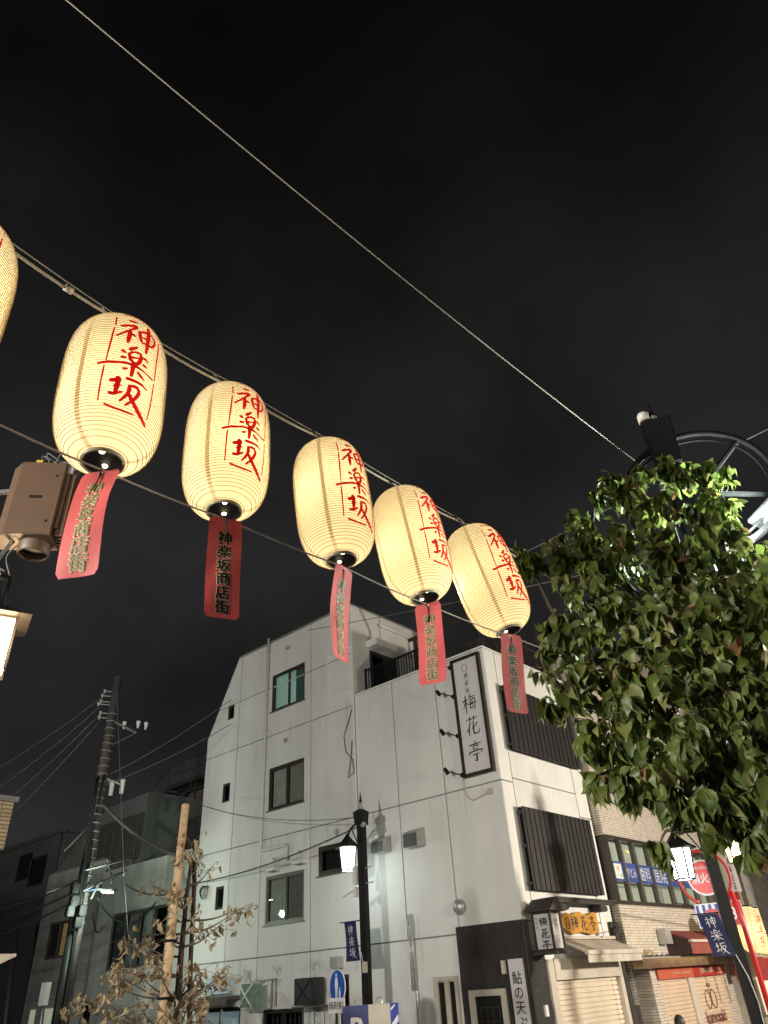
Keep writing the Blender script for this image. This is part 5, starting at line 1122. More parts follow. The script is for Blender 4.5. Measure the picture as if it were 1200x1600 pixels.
# ------------------------------------------------------------------ hydrant sign, adverts, traffic sign, parking board, person
def hydrant():
    D = 16.6; a = ray(1110, 1370); p = lambda px, py: at_d(px, py, D)
    c = p(1100, 1371); T = thing('fire_hydrant_sign', 'round red fire hydrant sign with white characters inside an arched red pole', 'sign', (c.x, c.y, gz(c.y)))
    vd = Vector((-c.x, -c.y, 0)).normalized(); N = Vector((.25, -.97, 0)).normalized(); U = Vector((-N.y, N.x, 0))
    if U.x < 0: U = -U
    m = MB(); m.disc(c, N, .315, 40); m.v = [tuple(v) for v in m.v]; m.add([Vector(v) - N * .03 for v in m.v], [tuple(range(40))[::-1]]); m.f += [(k, (k + 1) % 40, (k + 1) % 40 + 40, k + 40) for k in range(40)]; m.build('disc', m_text['white'], T)
    m = MB(); m.disc(c + N * .006, N, .282, 40); m.build('red_face', M('signal_red', (.65, .03, .02), .4, emit=(1, .05, .03), estr=.12), T, normals=False)
    text(T, '消火栓', c + N * .006 - Vector((0, 0, .01)), U, N, 1, m_text['white'], fit=(.47, .18), bold=.03, lift=.004)
    text(T, 'FIRE HYDRANT', c + N * .006 + Vector((0, 0, .17)), U, N, 1, m_text['white'], fit=(.33, .055), bold=.01, lift=.004)
    m = MB(); R = .47; pts = [c + U * R * math.cos(t) + Vector((0, 0, R * math.sin(t))) for t in [(-.62 + k / 40 * (PI * 1.90)) for k in range(41)] if True]
    base = c + U * .47
    m.tube([c + U * R * math.cos(t) + Vector((0, 0, R * math.sin(t))) for t in [(-.25 * PI) + k / 44 * (1.60 * PI) for k in range(45)]][::-1], .028, 8); m.build('arch', m_red, T, smooth=True)
    e = c + U * R * math.cos(-.25 * PI) + Vector((0, 0, R * math.sin(-.25 * PI))); e = c + U * .40 + Vector((0, 0, -.28))
    m = MB(); m.tube([e, Vector((e.x + .06, e.y, e.z - .5)), Vector((e.x + .08, e.y, gz(e.y)))], .048, 12); m.build('pole', m_red, T, smooth=True)
    m = MB(); m.tube([(e.x + .08, e.y, .30), (e.x + .08, e.y, .55)], .056, 12); m.build('collar', m_alu, T)
    m = MB(); m.tube([(e.x - .45, e.y - .02, .40), (e.x + .1, e.y, .40)], .02, 6); m.tube([(e.x - .45, e.y - .02, .28), (e.x + .1, e.y, .28)], .02, 6); m.build('side_bar', m_red, T)
    # advert board below
    A = thing('advert_board', 'small board with blue and white stripes and a red oval beneath the hydrant disc', 'sign', c - Vector((0, 0, .6)))
    b = c + U * .10 + Vector((0, 0, -.64)); hw, hh = .42, .20
    m = MB(); m.obox(b, U, N, (0, 0, 1), hw, .015, hh); m.build('board', m_text['white'], A)
    m = MB(); z = Vector((0, 0, 1)); q = lambda u0, u1, v0, v1, l: (b + U * u0 + z * v0 + N * l, b + U * u1 + z * v0 + N * l, b + U * u1 + z * v1 + N * l, b + U * u0 + z * v1 + N * l)
    for k in range(5): m.quad(*q(-.40 + k * .115, -.345 + k * .115, -.18, .18, .018))
    m.build('stripe', m_blue, A, normals=False)
    m = MB(); m.quad(*q(.17, .41, -.19, .19, .018)); m.build('red_part', m_red, A, normals=False)
    m = MB(); m.disc(b - U * .13 + N * .022, N, .15, 28); m.v = [(x, y, b.z + (zz - b.z) * .72) for x, y, zz in m.v]; m.build('oval', m_red, A, normals=False)
    text(A, 'Ruby', b - U * .13 + N * .022, U, N, 1, m_text['white'], fit=(.22, .10), bold=.02); text(A, '39', b + U * .3 + N * .018, U, N, 1, m_text['white'], fit=(.16, .2), bold=.03)
hydrant()

def small_signs():
    D = 16.4; c = at_d(527, 1542, 15.2); U = Vector((.95, -.31, 0)).normalized(); N = Vector((-.31, -.95, 0)).normalized(); U = Vector((-N.y, N.x, 0)); Z = Vector((0, 0, 1))
    T = thing('pedestrian_sign', 'round blue pedestrian sign showing adult and child above a small white plate', 'sign', (c.x, c.y, gz(c.y)))
    N = Vector((-.22, -.97, 0)).normalized(); U = Vector((-N.y, N.x, 0))
    r = .27; m = MB(); m.disc(c, N, r, 36); k0 = list(m.v); m.add([Vector(v) - N * .012 for v in k0], [tuple(range(36))[::-1]]); m.f += [(k, (k + 1) % 36, (k + 1) % 36 + 36, k + 36) for k in range(36)]; m.build('rim', m_text['white'], T)
    m = MB(); m.disc(c + N * .003, N, r * .94, 36); m.build('blue_face', M('sign_blue', (.015, .08, .42), .4), T, normals=False)
    m = MB(); P = lambda u, v: c + N * .007 + U * u + Z * v
    def poly(pts): m.add([P(*p) for p in pts], [tuple(range(len(pts)))])
    m.disc(P(-.02, .175), N, .028, 14); poly([(-.06, .14), (.02, .14), (.04, .0), (.02, -.01), (.01, -.20), (-.012, -.20), (-.02, -.04), (-.03, -.20), (-.055, -.20), (-.06, .0), (-.078, .0)])
    m.disc(P(.09, -.03), N, .020, 12); poly([(.065, -.055), (.115, -.055), (.12, -.12), (.105, -.20), (.09, -.20), (.088, -.14), (.082, -.20), (.068, -.20), (.062, -.12)])
    m.build('pictogram', m_text['white'], T, normals=False)
    b = at_d(526, 1571, 15.2); m = MB(); m.obox(b, U, N, Z, .27, .008, .11); m.build('plate', m_text['white'], T); text(T, '自転車を除く', b + N * .008, U, N, 1, m_text['black'], fit=(.48, .12), bold=.01)
    m = MB(); m.tube([Vector((c.x, c.y, gz(c.y))) - N * .035, Vector((c.x, c.y, c.z + .2)) - N * .035], .028, 10); m.build('pole', m_alu, T, smooth=True)
    # parking board
    Dp = 13.0; a = at_d(535, 1573, Dp); b = at_d(622, 1566, Dp); T = thing('parking_board', 'navy and cream parking board with a white letter beside the lamp post foot', 'sign', (a.x, a.y, gz(a.y)))
    Ub = Vector((b.x - a.x, b.y - a.y, 0)); W_ = Ub.length; Ub.normalize(); Nb = Vector((Ub.y, -Ub.x, 0)); z1 = (a.z + b.z) / 2; h = 1.0
    def seg(u0, u1, mat, nm): m = MB(); m.obox(Vector((a.x, a.y, z1 - h / 2)) + Ub * (u0 + u1) / 2 * W_, Ub, Nb, Z, (u1 - u0) / 2 * W_, .03, h / 2); return m.build(nm, mat, T)
    seg(0, .46, M('navy_panel', (.045, .055, .17), .5), 'navy_panel'); seg(.461, .85, m_cream, 'cream_panel'); seg(.851, 1.0, M('blue_panel', (.03, .06, .35), .5), 'blue_panel')
    p = Vector((a.x, a.y, z1 - .30)) + Ub * .25 * W_ + Nb * .03; text(T, 'P', p + Vector((0, 0, .02)), Ub, Nb, .36, m_text['white'], bold=.04)
    m = MB(); o = Vector((a.x, a.y, z1 - .22)) + Ub * .93 * W_ + Nb * .034; m.add([o + Ub * x_ * W_ + Z * z_ for x_, z_ in ((-.06, -.12), (.06, .0), (.06, .08), (-.06, -.03))], [(0, 1, 2, 3)]); m.add([o + Ub * x_ * W_ + Z * z_ for x_, z_ in ((-.06, .13), (.02, .2), (.0, .2), (-.07, .16))], [(0, 1, 2, 3)]); m.build('white_stripe', m_text['white'], T, normals=False)
    m = MB(); m.ring(Vector((a.x, a.y, z1 + .03)) + Ub * .66 * W_, Nb, .05, .012, 18, 5); m.build('eyelet', m_alu, T)
    m = MB()
    for t in (.1, .9): q = Vector((a.x, a.y, 0)) + Ub * t * W_ - Nb * .05; m.tube([(q.x, q.y, gz(q.y)), (q.x, q.y, z1 - .2)], .025, 8)
    m.build('leg', m_alu, T)
small_signs()

def person():
    r_ = ray(1058, 1581); h = math.hypot(r_.x, r_.y); best = 16
    x, y = r_.x / h * best, r_.y / h * best; g = gz(y)
    T = thing('person', 'person walking past the shutters, only the dark haired head top in view', 'person', (x, y, g)); ORG[T.name] = Vector((0, 0, 0))
    pts = [(0, 0, .92), (0, 0, 1.12), (0, .01, 1.34), (0, .01, 1.44), (0, 0, 1.56), (.09, 0, .86), (.10, -.12, .48), (.10, -.04, .08), (.10, -.17, .04), (-.09, 0, .86), (-.10, .14, .48), (-.10, .30, .12), (-.10, .18, .05), (.17, .01, 1.37), (.21, .08, 1.10), (.20, -.04, .86), (-.17, .01, 1.37), (-.21, -.06, 1.10), (-.20, -.16, .88)]
    ed = [(0, 1), (1, 2), (2, 3), (3, 4), (0, 5), (5, 6), (6, 7), (7, 8), (0, 9), (9, 10), (10, 11), (11, 12), (2, 13), (13, 14), (14, 15), (2, 16), (16, 17), (17, 18)]
    rad = [.14, .13, .15, .055, .09, .10, .065, .045, .035, .10, .065, .045, .035, .06, .045, .035, .06, .045, .035]
    me = bpy.data.meshes.new('body'); me.from_pydata(pts, ed, []); o = bpy.data.objects.new('body', me); C.objects.link(o); o.parent = T
    sk = o.modifiers.new('skin', 'SKIN'); o.modifiers.new('sub', 'SUBSURF').levels = 1
    for v, r in zip(me.skin_vertices[0].data, rad): v.radius = (r, r * .8)
    me.skin_vertices[0].data[0].use_root = True
    me.materials.append(M('dark_coat', (.03, .03, .035), .8))
    T.rotation_euler.z = 3.6
    m = MB(); m.lathe([(.0, 1.47), (.055, 1.49), (.075, 1.54), (.082, 1.60), (.074, 1.66), (.045, 1.70), (0, 1.71)], 16); m.v = [(a, b * 1.15, c_) for a, b, c_ in m.v]; m.build('head', M('skin', (.42, .26, .18), .55), T, smooth=True)
    m = MB(); m.lathe([(.086, 1.56), (.092, 1.61), (.084, 1.67), (.052, 1.715), (0, 1.73)], 16); m.v = [(a, b * 1.15 + .02, c_) for a, b, c_ in m.v]; m.build('hair', M('black_hair', (.012, .010, .009), .5), T, smooth=True)
    m = MB(); m.add([(-.01, -.09, 1.60), (.01, -.09, 1.60), (.015, -.095, 1.56), (-.015, -.095, 1.56), (0, -.115, 1.565)], [(0, 1, 4), (1, 2, 4), (2, 3, 4), (3, 0, 4)]); m.build('nose', M('skin_nose', (.42, .26, .18), .55), T)
    m = MB()
    for s in (-1, 1): m.disc((s * .03, -.088, 1.61), (0, -1, 0), .008, 8); 
    m.build('eyes', m_ink, T)
    m = MB(); m.obox((0, -.085, 1.53), (1, 0, 0), (0, 1, 0), (0, 0, 1), .02, .004, .004); m.build('mouth', M('lips', (.3, .1, .08), .6), T)
    # five fingered hands
    for s, e_ in ((1, (.20, -.04, .86)), (-1, (-.20, -.16, .88))):
        m = MB(); b = Vector(e_); m.tube([b, b - Vector((0, .01, .07))], [.03, .035], 8)
        for k in range(4): f0 = b - Vector((0, -.03 + .02 * k, .07)); m.tube([f0, f0 - Vector((s * .005, .004, .04)), f0 - Vector((s * .015, .002, .07 - .008 * abs(k - 1.5)))], [.009, .008, .006], 6)
        m.tube([b - Vector((0, .03, .02)), b - Vector((s * .01, .05, .05)), b - Vector((s * .015, .05, .08))], [.011, .009, .007], 6); m.build('hand', M('skin_hand', (.42, .26, .18), .55), T, smooth=True)
person()

# ------------------------------------------------------------------ paper lanterns
HL, NL, RL = 1.08, 3.5, .30
AL = (HL / 2) / ((1 - .37 ** NL) ** (1 / NL))
def lrad(h): return RL * max(1 - abs(h / AL) ** NL, 0) ** (1 / NL)
def paper_mat():
    m = bpy.data.materials.new('lantern_paper'); m.use_nodes = True; t = m.node_tree; n = t.nodes; L = t.links; n.remove(n['Principled BSDF'])
    tc = n.new('ShaderNodeTexCoord'); no = n.new('ShaderNodeTexNoise'); no.inputs['Scale'].default_value = 3.4; no.inputs['Detail'].default_value = 7; L.new(tc.outputs['Object'], no.inputs['Vector'])
    mr = n.new('ShaderNodeMapRange'); mr.inputs['From Min'].default_value = .25; mr.inputs['From Max'].default_value = .75; mr.inputs['To Min'].default_value = .74; mr.inputs['To Max'].default_value = 1.14; L.new(no.outputs['Fac'], mr.inputs['Value'])
    vm = n.new('ShaderNodeVectorMath'); vm.operation = 'SCALE'; vm.inputs[0].default_value = (.83, .70, .44); L.new(mr.outputs[0], vm.inputs['Scale'])
    tr = n.new('ShaderNodeBsdfTranslucent'); df = n.new('ShaderNodeBsdfDiffuse'); L.new(vm.outputs[0], tr.inputs[0]); df.inputs[0].default_value = (.6, .58, .5, 1)
    em = n.new('ShaderNodeEmission'); em.inputs[0].default_value = (1, .83, .50, 1); em.inputs[1].default_value = .40
    m1 = n.new('ShaderNodeMixShader'); m1.inputs[0].default_value = .25; L.new(tr.outputs[0], m1.inputs[1]); L.new(df.outputs[0], m1.inputs[2])
    ad = n.new('ShaderNodeAddShader'); L.new(m1.outputs[0], ad.inputs[0]); L.new(em.outputs[0], ad.inputs[1]); L.new(ad.outputs[0], n['Material Output'].inputs[0]); return m
m_paper = paper_mat()
def glowing(name, col, e, es):
    m = M(name, col, .8, trans=.5, var=.05, emit=e, estr=es); return m
m_rib = glowing('lantern_rib', (.22, .14, .05), (.95, .58, .2), .16)
m_seam = glowing('paper_seam', (.62, .48, .25), (1, .76, .42), .50)
m_lred = glowing('lantern_red', (.55, .008, .008), (1, .012, .012), .42)
STROKES = {
'frame': [(0.009, [(-33.0, 0.366), (-32.3, 0.276)]), (0.009, [(-33.0, 0.251), (-34.6, 0.095), (-36.1, -0.046)]), (0.009, [(-37.0, -0.088), (-37.9, -0.228), (-38.5, -0.349)]), (0.009, [(-28.4, 0.425), (-15.4, 0.440), (2, .440), (20, .425)]), (0.007, [(25, .405), (25.1, 0.350)]), (0.009, [(22.7, 0.308), (20.0, 0.106), (19.4, -0.053)]), (0.009, [(19.0, -0.079), (18.5, -0.239), (18.8, -0.357)]), (0.013, [(-32.0, -0.368), (-21.3, -0.381), (-8.2, -0.385), (1.0, -0.382)])],
'kami': [(0.017, [(-17.6, 0.361), (-7.1, 0.370)]), (0.016, [(-26.2, 0.277), (-17.8, 0.302), (-8.7, 0.318), (-17.2, 0.251), (-29.3, 0.178)]), (0.020, [(-15.6, 0.245), (-16.4, 0.19), (-17.1, 0.141)]), (0.014, [(-14.2, 0.232), (-9.8, 0.215)]), (0.017, [(-5.4, 0.276), (-3.9, 0.223), (-1.5, 0.184)]), (0.016, [(-5.4, 0.278), (3.7, 0.305), (12.5, 0.305), (15.1, 0.254), (9.7, 0.195)]), (0.012, [(-2.9, 0.232), (11.3, 0.255)]), (0.012, [(-1.5, 0.187), (7.0, 0.200), (14.1, 0.212)]), (0.019, [(6.6, 0.370), (5.5, 0.238), (4.0, 0.115)])],
'raku': [(0.017, [(-14.0, 0.083), (-6.5, 0.125)]), (0.017, [(-14.0, 0.049), (-11.3, -0.001), (-4.7, -0.012), (-1.0, 0.037), (-1.8, 0.078), (-9.0, 0.075), (-14.0, 0.049)]), (0.013, [(-11.1, 0.024), (-2.2, 0.040)]), (0.018, [(-21.9, 0.058), (-17.9, 0.046)]), (0.017, [(-21.5, -0.001), (-17.1, 0.006)]), (0.017, [(2.8, 0.065), (7.3, 0.048)]), (0.014, [(2.2, 0.009), (6.6, -0.004)]), (0.015, [(-43.6, -0.075), (-33.0, -0.060), (-14.9, -0.040), (0.5, -0.042), (15.7, -0.062)]), (0.019, [(-8.5, -0.016), (-8.4, -0.073), (-9.2, -0.130)]), (0.016, [(-18.1, -0.092), (-14.2, -0.078)]), (0.016, [(-2.8, -0.078), (1.1, -0.095), (4.9, -0.114)])],
'saka': [(0.021, [(-28.9, -0.205), (-23.9, -0.192), (-18.8, -0.180)]), (0.021, [(-21.5, -0.165), (-21.5, -0.229), (-22.6, -0.285)]), (0.013, [(-24.5, -0.238), (-17.2, -0.222)]), (0.016, [(-28.9, -0.292), (-23.7, -0.292), (-15.8, -0.268)]), (0.017, [(-13.6, -0.162), (-7.7, -0.158), (0.1, -0.154), (9.7, -0.172)]), (0.016, [(-9.0, -0.201), (-9.2, -0.251), (-12.3, -0.295), (-16.7, -0.333)]), (0.016, [(-8.5, -0.206), (-1.4, -0.200), (1.6, -0.231), (-2.7, -0.294), (-10.4, -0.350)]), (0.021, [(-8.8, -0.267), (-0.8, -0.324), (8.4, -0.368), (19.1, -0.404)])]}
def make_lantern():
    T = thing('paper_lantern', 'x', 'paper lantern'); 
    m = MB(); N = 54 * 4; m.lathe([(lrad(-HL / 2 + HL * i / N) + .0022 * math.sin(PI * i / 4) ** 2 - .0012, -HL / 2 + HL * i / N) for i in range(N + 1)], 64); m.build('paper_shade', m_paper, T, smooth=True, normals=False)
    m = MB(); nr = 54
    for k in range(nr + 1): h = -HL / 2 + .004 + (HL - .008) * k / nr; m.ring((0, 0, h), (0, 0, 1), lrad(h) + .0003, .0022, 64, 4)
    stuff(m.build('ribs', m_rib, T, smooth=True, normals=False))
    for th in (-62, -2 - 120, 58, 118, 178):
        m = MB(); vs = []; n = 40; w = .014
        for i in range(n + 1):
            h = -HL / 2 + HL * i / n; r = lrad(h) + .0008; a = math.radians(th); da = w / max(r, .05)
            vs += [(r * math.cos(a - da), r * math.sin(a - da), h), (r * math.cos(a + da), r * math.sin(a + da), h)]
        m.add(vs, [(2 * i, 2 * i + 1, 2 * i + 3, 2 * i + 2) for i in range(n)]); m.build('paper_seam', m_seam, T, normals=False, smooth=True)
    for nm, k0 in (('frame', 0), ('kami', 8), ('raku', 17), ('saka', 28)):
        m = MB(); fn = lambda x, y, l: ((lrad(y) + .0042 + l * .25) * math.cos(x / RL), (lrad(y) + .0042 + l * .25) * math.sin(x / RL), y)
        brush(m, [(w * (1.25 if nm == 'frame' else 1.55), [(math.radians(a) * RL, h) for a, h in p]) for w, p in STROKES[nm]], fn, k0, seed=k0 + 2, taper=.25 if nm == 'frame' else .45)
        m.build('lettering' if nm != 'frame' else 'lettering_frame', m_lred, T, normals=False)
    h = -HL / 2; r = lrad(h)
    m = MB(); m.lathe([(r + .006, h + .012), (r + .008, h - .012), (r + .004, h - .020), (r - .004, h - .018), (r - .006, h + .012)], 40); m.build('bottom_rim', M('cap_rim', (.30, .26, .18), .35), T, smooth=True)
    m = MB(); m.lathe([(r - .007, h - .014), (r - .015, h + .02), (.06, h + .035), (0, h + .038)], 40); m.build('bottom_plate', m_black, T, smooth=True)
    for a in (2.5, -.6): m = MB(); m.lathe([(.017, -.012), (.015, -.018), (0, -.022)], 14, (.062 * math.cos(a), .062 * math.sin(a), h + .03)); m.build('bulb_tip', Emit('bulb_tip', (1, .85, .6), 5), T, smooth=True)
    m = MB(); m.lathe([(r + .006, -h - .012), (r + .006, -h + .02), (.05, -h + .035), (0, -h + .04)], 40); m.build('top_cap', m_black, T, smooth=True)
    m = MB(); m.tube([(0, 0, -h + .03), (0, 0, -h + .09)], .012, 8); m.ring((0, 0, -h + .115), (0, 1, 0), .028, .006, 14, 5); m.build('hook', m_dim, T)
    l = bpy.data.lights.new('bulb', 'POINT'); l.energy = 6.0; l.color = (1, .78, .46); l.shadow_soft_size = .045; o = bpy.data.objects.new('bulb', l); C.objects.link(o); o.parent = T; o.location = (.03, -.05, -.04)
    return T
LAN = [((-3.06, .30, 4.60), (-.05, -.02)), ((-3.1631, 1.2839, 4.662), (-.0688, -.0183)), ((-3.3044, 2.2212, 4.8331), (-.0574, .0084)), ((-3.2079, 3.1727, 4.797), (-.088, -.0486)), ((-3.182, 4.0877, 4.7733), (-.1256, -.0547)), ((-3.0607, 5.0315, 4.7244), (-.1658, -.1535))]
LL = ['glowing paper lantern mostly cut off by the left picture edge', 'largest fully visible glowing paper lantern, above the sideways blown salmon banner', 'glowing paper lantern above the broad crimson banner, left of the middle one', 'middle glowing paper lantern of five, above the narrow edge-on banner', 'glowing paper lantern above the bright salmon banner in front of the roof terrace', 'glowing paper lantern nearest the green tree with a crimson banner below']
proto = make_lantern(); BOT = []; TOP = []
for i, (c, t) in enumerate(LAN):
    o = proto if i == 0 else dup(proto)
    ax = Vector((t[0], t[1], 1)).normalized(); e1 = Vector((0, 1, 0)).cross(ax).normalized(); e2 = ax.cross(e1)
    R_ = Matrix((e1, e2, ax)).transposed()
    th = math.radians((0, 0, 0, 3, 5, -5)[i]); o.matrix_world = Matrix.Translation(c) @ R_.to_4x4() @ Matrix.Rotation(th, 4, 'Z') @ Matrix.Diagonal(((1, .985, 1.012, .99, 1.008, .995)[i], (1, 1.012, .99, 1.008, .99, 1.01)[i], (1, 1.0, .992, 1.006, .996, 1.004)[i], 1))
    o['label'] = LL[i]; o['group'] = 'paper lanterns on the overhead string'
    for ch in o.children:
        if ch.type == 'LIGHT':
            ch.data = ch.data.copy(); ch.data.energy = (7, 7.6, 7, 7.8, 7.2, 8.0)[i]; ch.location = ((.03, -.05, -.10), (-.02, -.06, -.15), (.04, .0, -.12), (-.06, -.05, -.02), (-.05, -.05, -.12), (-.165, -.12, -.04))[i]; ch.data.color = ((1, .78, .46), (1, .80, .50), (1, .77, .45), (1, .78, .46), (1, .76, .43), (1, .77, .44))[i]
    BOT.append(Vector(c) - ax * (HL / 2 + .015)); TOP.append(Vector(c) + ax * (HL / 2 + .12))
# strings
def rope(pts, r, nm, lab, mat, cat='cable', n=8, sg=.03):
    P = []
    for i in range(len(pts) - 1):
        a, b = Vector(pts[i]), Vector(pts[i + 1])
        for k in range(n): t = k / n; P.append(a.lerp(b, t) - Vector((0, 0, 4 * sg * t * (1 - t))))
    P.append(Vector(pts[-1])); m = MB(); m.tube(P, r, 8); o = m.build(nm, mat, smooth=True); tag(o, lab, cat); return o
s0 = TOP[0] * 2 - TOP[1]; s9 = TOP[5] + (TOP[5] - TOP[3]) * 1.2; j = Vector((.0, .02, .05))
rope([s0] + TOP + [s9], .0095, 'lantern_cable', 'thick pale cable carrying the lanterns, running along their tops', m_palecable, sg=.035)
rope([s0 + j] + [p + j * (.5 if i % 2 else .9) for i, p in enumerate(TOP)] + [s9 + j], .004, 'support_wire', 'thin steel wire twisted above the lantern cable', m_rope, sg=.012)
for i in (0, 1): 
    p = TOP[i].lerp(TOP[i + 1], .55 if i == 0 else .9); 
m = MB(); p = TOP[0].lerp(TOP[1], .60) - Vector((0, 0, .03)); m.tube([p - (TOP[1] - TOP[0]) * .025, p + (TOP[1] - TOP[0]) * .025], .022, 10); o = m.build('cable_joint', m_palecable, smooth=True); tag(o, 'pale tape joint on the lantern cable at the upper left', 'cable joint')
b0 = at_d(-60, 634, 3.2); b9 = BOT[5] + (BOT[5] - BOT[4]) * 2.6
dz = Vector((0, 0, -.045)); rope([b0] + [p + dz for p in BOT[1:]] + [b9], .0058, 'guide_rope', 'pale rope running beneath the lanterns and holding the red banners', m_rope, sg=.012)
for i, p in enumerate(TOP):
    m = MB(); 
    for k in range(3): m.ring(p + Vector((0, .03 * k - .03, -.01)), (0, 1, .3 * k), .03, .006, 12, 5)
    m.tube(spline([p + Vector((0, .12, .02)), p + Vector((0, .02, -.05)), p + Vector((.02, -.06, -.04)), p + Vector((0, -.16, .02))], 4), .007, 5)
    o = m.build('cable_tie', m_cable, smooth=True); tag(o, ['black cable tie knot over the cut off lantern', 'black cable tie knot on top of the largest lantern', 'black cable tie knot on top of the second lantern from the left', 'black cable tie knot on top of the middle lantern', 'black cable tie knot above the fourth lantern', 'black cable tie knot above the lantern next to the tree'][i], 'cable tie', 'cable ties above the lanterns')

# ------------------------------------------------------------------ banners
def euler(a, b, c):
    return Matrix.Rotation(a, 3, 'Z') @ Matrix.Rotation(b, 3, 'X') @ Matrix.Rotation(c, 3, 'Y')
BW, BH = .22, .70
BAN = [(1, (-3.121, 1.301, 4.054), (.5405, -.0734, -.0271), -.045, .02), (2, (-3.249, 2.221, 4.222), (1.190, .060, -.0475), .012, .0), (3, (-3.141, 3.210, 4.19), (1.762, .102, -.0575), .028, .10), (4, (-3.100, 4.124, 4.181), (.31, -.0812, .0019), .02, .0), (5, (-2.9525, 5.114, 4.151), (1.154, .0734, .0381), .02, .05)]
m_ban = M('banner_vinyl', (.54, .095, .100), .5, var=.05, scale=5, trans=.38, spec=.4)
m_banglare = M('banner_letter_glare', (.16, .12, .045), .5)  # black letters paled to olive, glare on the bright banners put into the colour
BL = ['salmon red vinyl banner blown sideways under the largest lantern', 'broad crimson vinyl banner with black characters below the second full lantern', 'narrow vinyl banner twisted nearly edge-on under the middle lantern', 'bright salmon vinyl banner hanging before the roof terrace railing', 'dark crimson vinyl banner in front of the slatted screen near the tree']
for k, pos, rot, bulge, tw in BAN:
    R_ = euler(*rot); T = thing('vinyl_banner', BL[k - 1], 'banner', pos, 'red vinyl banners under the lanterns')
    base = Vector(pos)
    def f(u, v, l=0, R_=R_, base=base, bulge=bulge, tw=tw):   # u across in m, v from centre in m
        s = (BH / 2 - v) / BH; b = bulge * math.sin(PI * min(s, 1)) + .006 * math.sin(s * 7 + u * 20); a = tw * (s - .5)
        return base + R_ @ Vector((u * math.cos(a), u * math.sin(a) - l + b, -s * BH))
    m = MB(); vs = []; ny, nx = 24, 8; cut = .018
    for side in (0, 1):
        for i in range(ny + 1):
            for q_ in range(nx + 1):
                v = BH / 2 - BH * i / ny; hw = BW / 2 - (cut if i in (0, ny) else 0) * 1.0; vs.append(f(-hw + 2 * hw * q_ / nx, v, -.0015 * side))
    n1 = (ny + 1) * (nx + 1); m.add(vs, [(i * (nx + 1) + q_, i * (nx + 1) + q_ + 1, (i + 1) * (nx + 1) + q_ + 1, (i + 1) * (nx + 1) + q_) for i in range(ny) for q_ in range(nx)])
    m.v = m.v[:n1]
    m.build('sheet', m_ban, T, smooth=True, normals=False)
    for nm, mt, bold, lift in (('lettering_outline', m_text['cream'], .058, .0015), ('lettering', m_text['black'] if k in (2, 5) else m_banglare, .022, .0045)):
        vv, ff = glyphs('\n'.join('神楽坂商店街'), 0, .98); ys = [v.y for v in vv]; xs = [v.x for v in vv]; cy = (min(ys) + max(ys)) / 2; cx = (min(xs) + max(xs)) / 2
        m = MB()
        for q_ in range(9 if bold > .03 else 6): a_ = 2 * PI * q_ / (9 if bold > .03 else 6); m.add([f((v.x - cx + bold * math.cos(a_)) * .098, (v.y - cy + bold * math.sin(a_)) * .098 - .035, lift + .0002 * q_) for v in vv], ff)
        m.build(nm, mt, T, normals=False)
    m = MB(); m.ring(f(0, BH / 2 - .028, .002), R_ @ Vector((0, 1, 0)), .012, .004, 16, 5); m.build('eyelet', m_alu, T)
    a = BOT[k] + dz; m = MB(); m.tube([a + Vector((0, 0, .03)), a, f(0, BH / 2 - .028, .006), f(.004, BH / 2 - .10, .012), f(-.008, BH / 2 - .17, .014)], [.003, .005, .006, .004, .004], 6); m.build('tie_string', m_cable, T)

# far row of the same lanterns at the right edge, seen down the street
for k in range(5):
    o = dup(proto) if True else None; p = at_d(1172 + k * 11, 1452 + k * 2, 23.0 + .5 * k); o.matrix_world = Matrix.Translation(p) @ Matrix.Scale(.95, 4) @ Matrix.Rotation(math.radians(6), 4, 'Y')
    for ch in list(o.children):
        if ch.type == 'LIGHT': pass
    o['label'] = ['small distant lantern at the right edge, first beside the red pole', 'small distant lantern at the right edge, second from the red pole', 'small distant lantern at the right edge, third from the red pole', 'small distant lantern overlapping at the extreme right, fourth from the red pole', 'small distant lantern cut by the right picture edge'][k]; o['group'] = 'distant paper lanterns down the street'
    m = MB(); b = p - Vector((0, 0, .60)); m.add([b + Vector((-.1, 0, 0)), b + Vector((.1, 0, 0)), b + Vector((.12, 0, -.5)), b + Vector((-.08, 0, -.5))], [(0, 1, 2, 3)]); ob = m.build('vinyl_banner', m_ban, normals=False); tag(ob, ['tiny red banner under the first distant lantern at right', 'tiny red banner under the second distant lantern at right', 'tiny red banner under the third distant lantern at right', 'tiny red banner under the fourth distant lantern at right', 'tiny red banner under the last distant lantern at right'][k], 'banner', 'distant red banners')
pa, pb = at_d(1158, 1427, 22.8), at_d(1240, 1440, 26); rope([pa + (pa - pb), pa, pb], .012, 'lantern_cable', 'dark cable holding the small distant lanterns at the right edge', m_cable, sg=.0)

# overhead wires
def line(a, b, s, r, lab, mat=m_rope, nm='overhead_wire'):
    a, b = Vector(a), Vector(b); m = MB(); n = 30; m.tube([a.lerp(b, t / n) - Vector((0, 0, 4 * s * (t / n) * (1 - t / n))) for t in range(n + 1)], r, 6); o = m.build(nm, mat, smooth=True); tag(o, lab, 'wire')
a = at_d(120, 0, 2.4); b = at_d(995, 722, 5.75); line(a + (a - b) * .3, b, .13, .005, 'long pale wire crossing the night sky down to the nearest lamp post')
line(at_d(1140, 700, 7), at_d(1230, 655, 8), .0, .008, 'thin wire behind the ring bracket at the upper right', m_dim)
line(at_d(790, 878, 9), at_d(1010, 762, 8), .02, .006, 'thin faint wire rising right behind the tree crown', m_dim)
line(at_d(480, 985, 13), at_d(1030, 870, 10), .05, .007, 'faint wire above the terrace of the white building', m_dim)

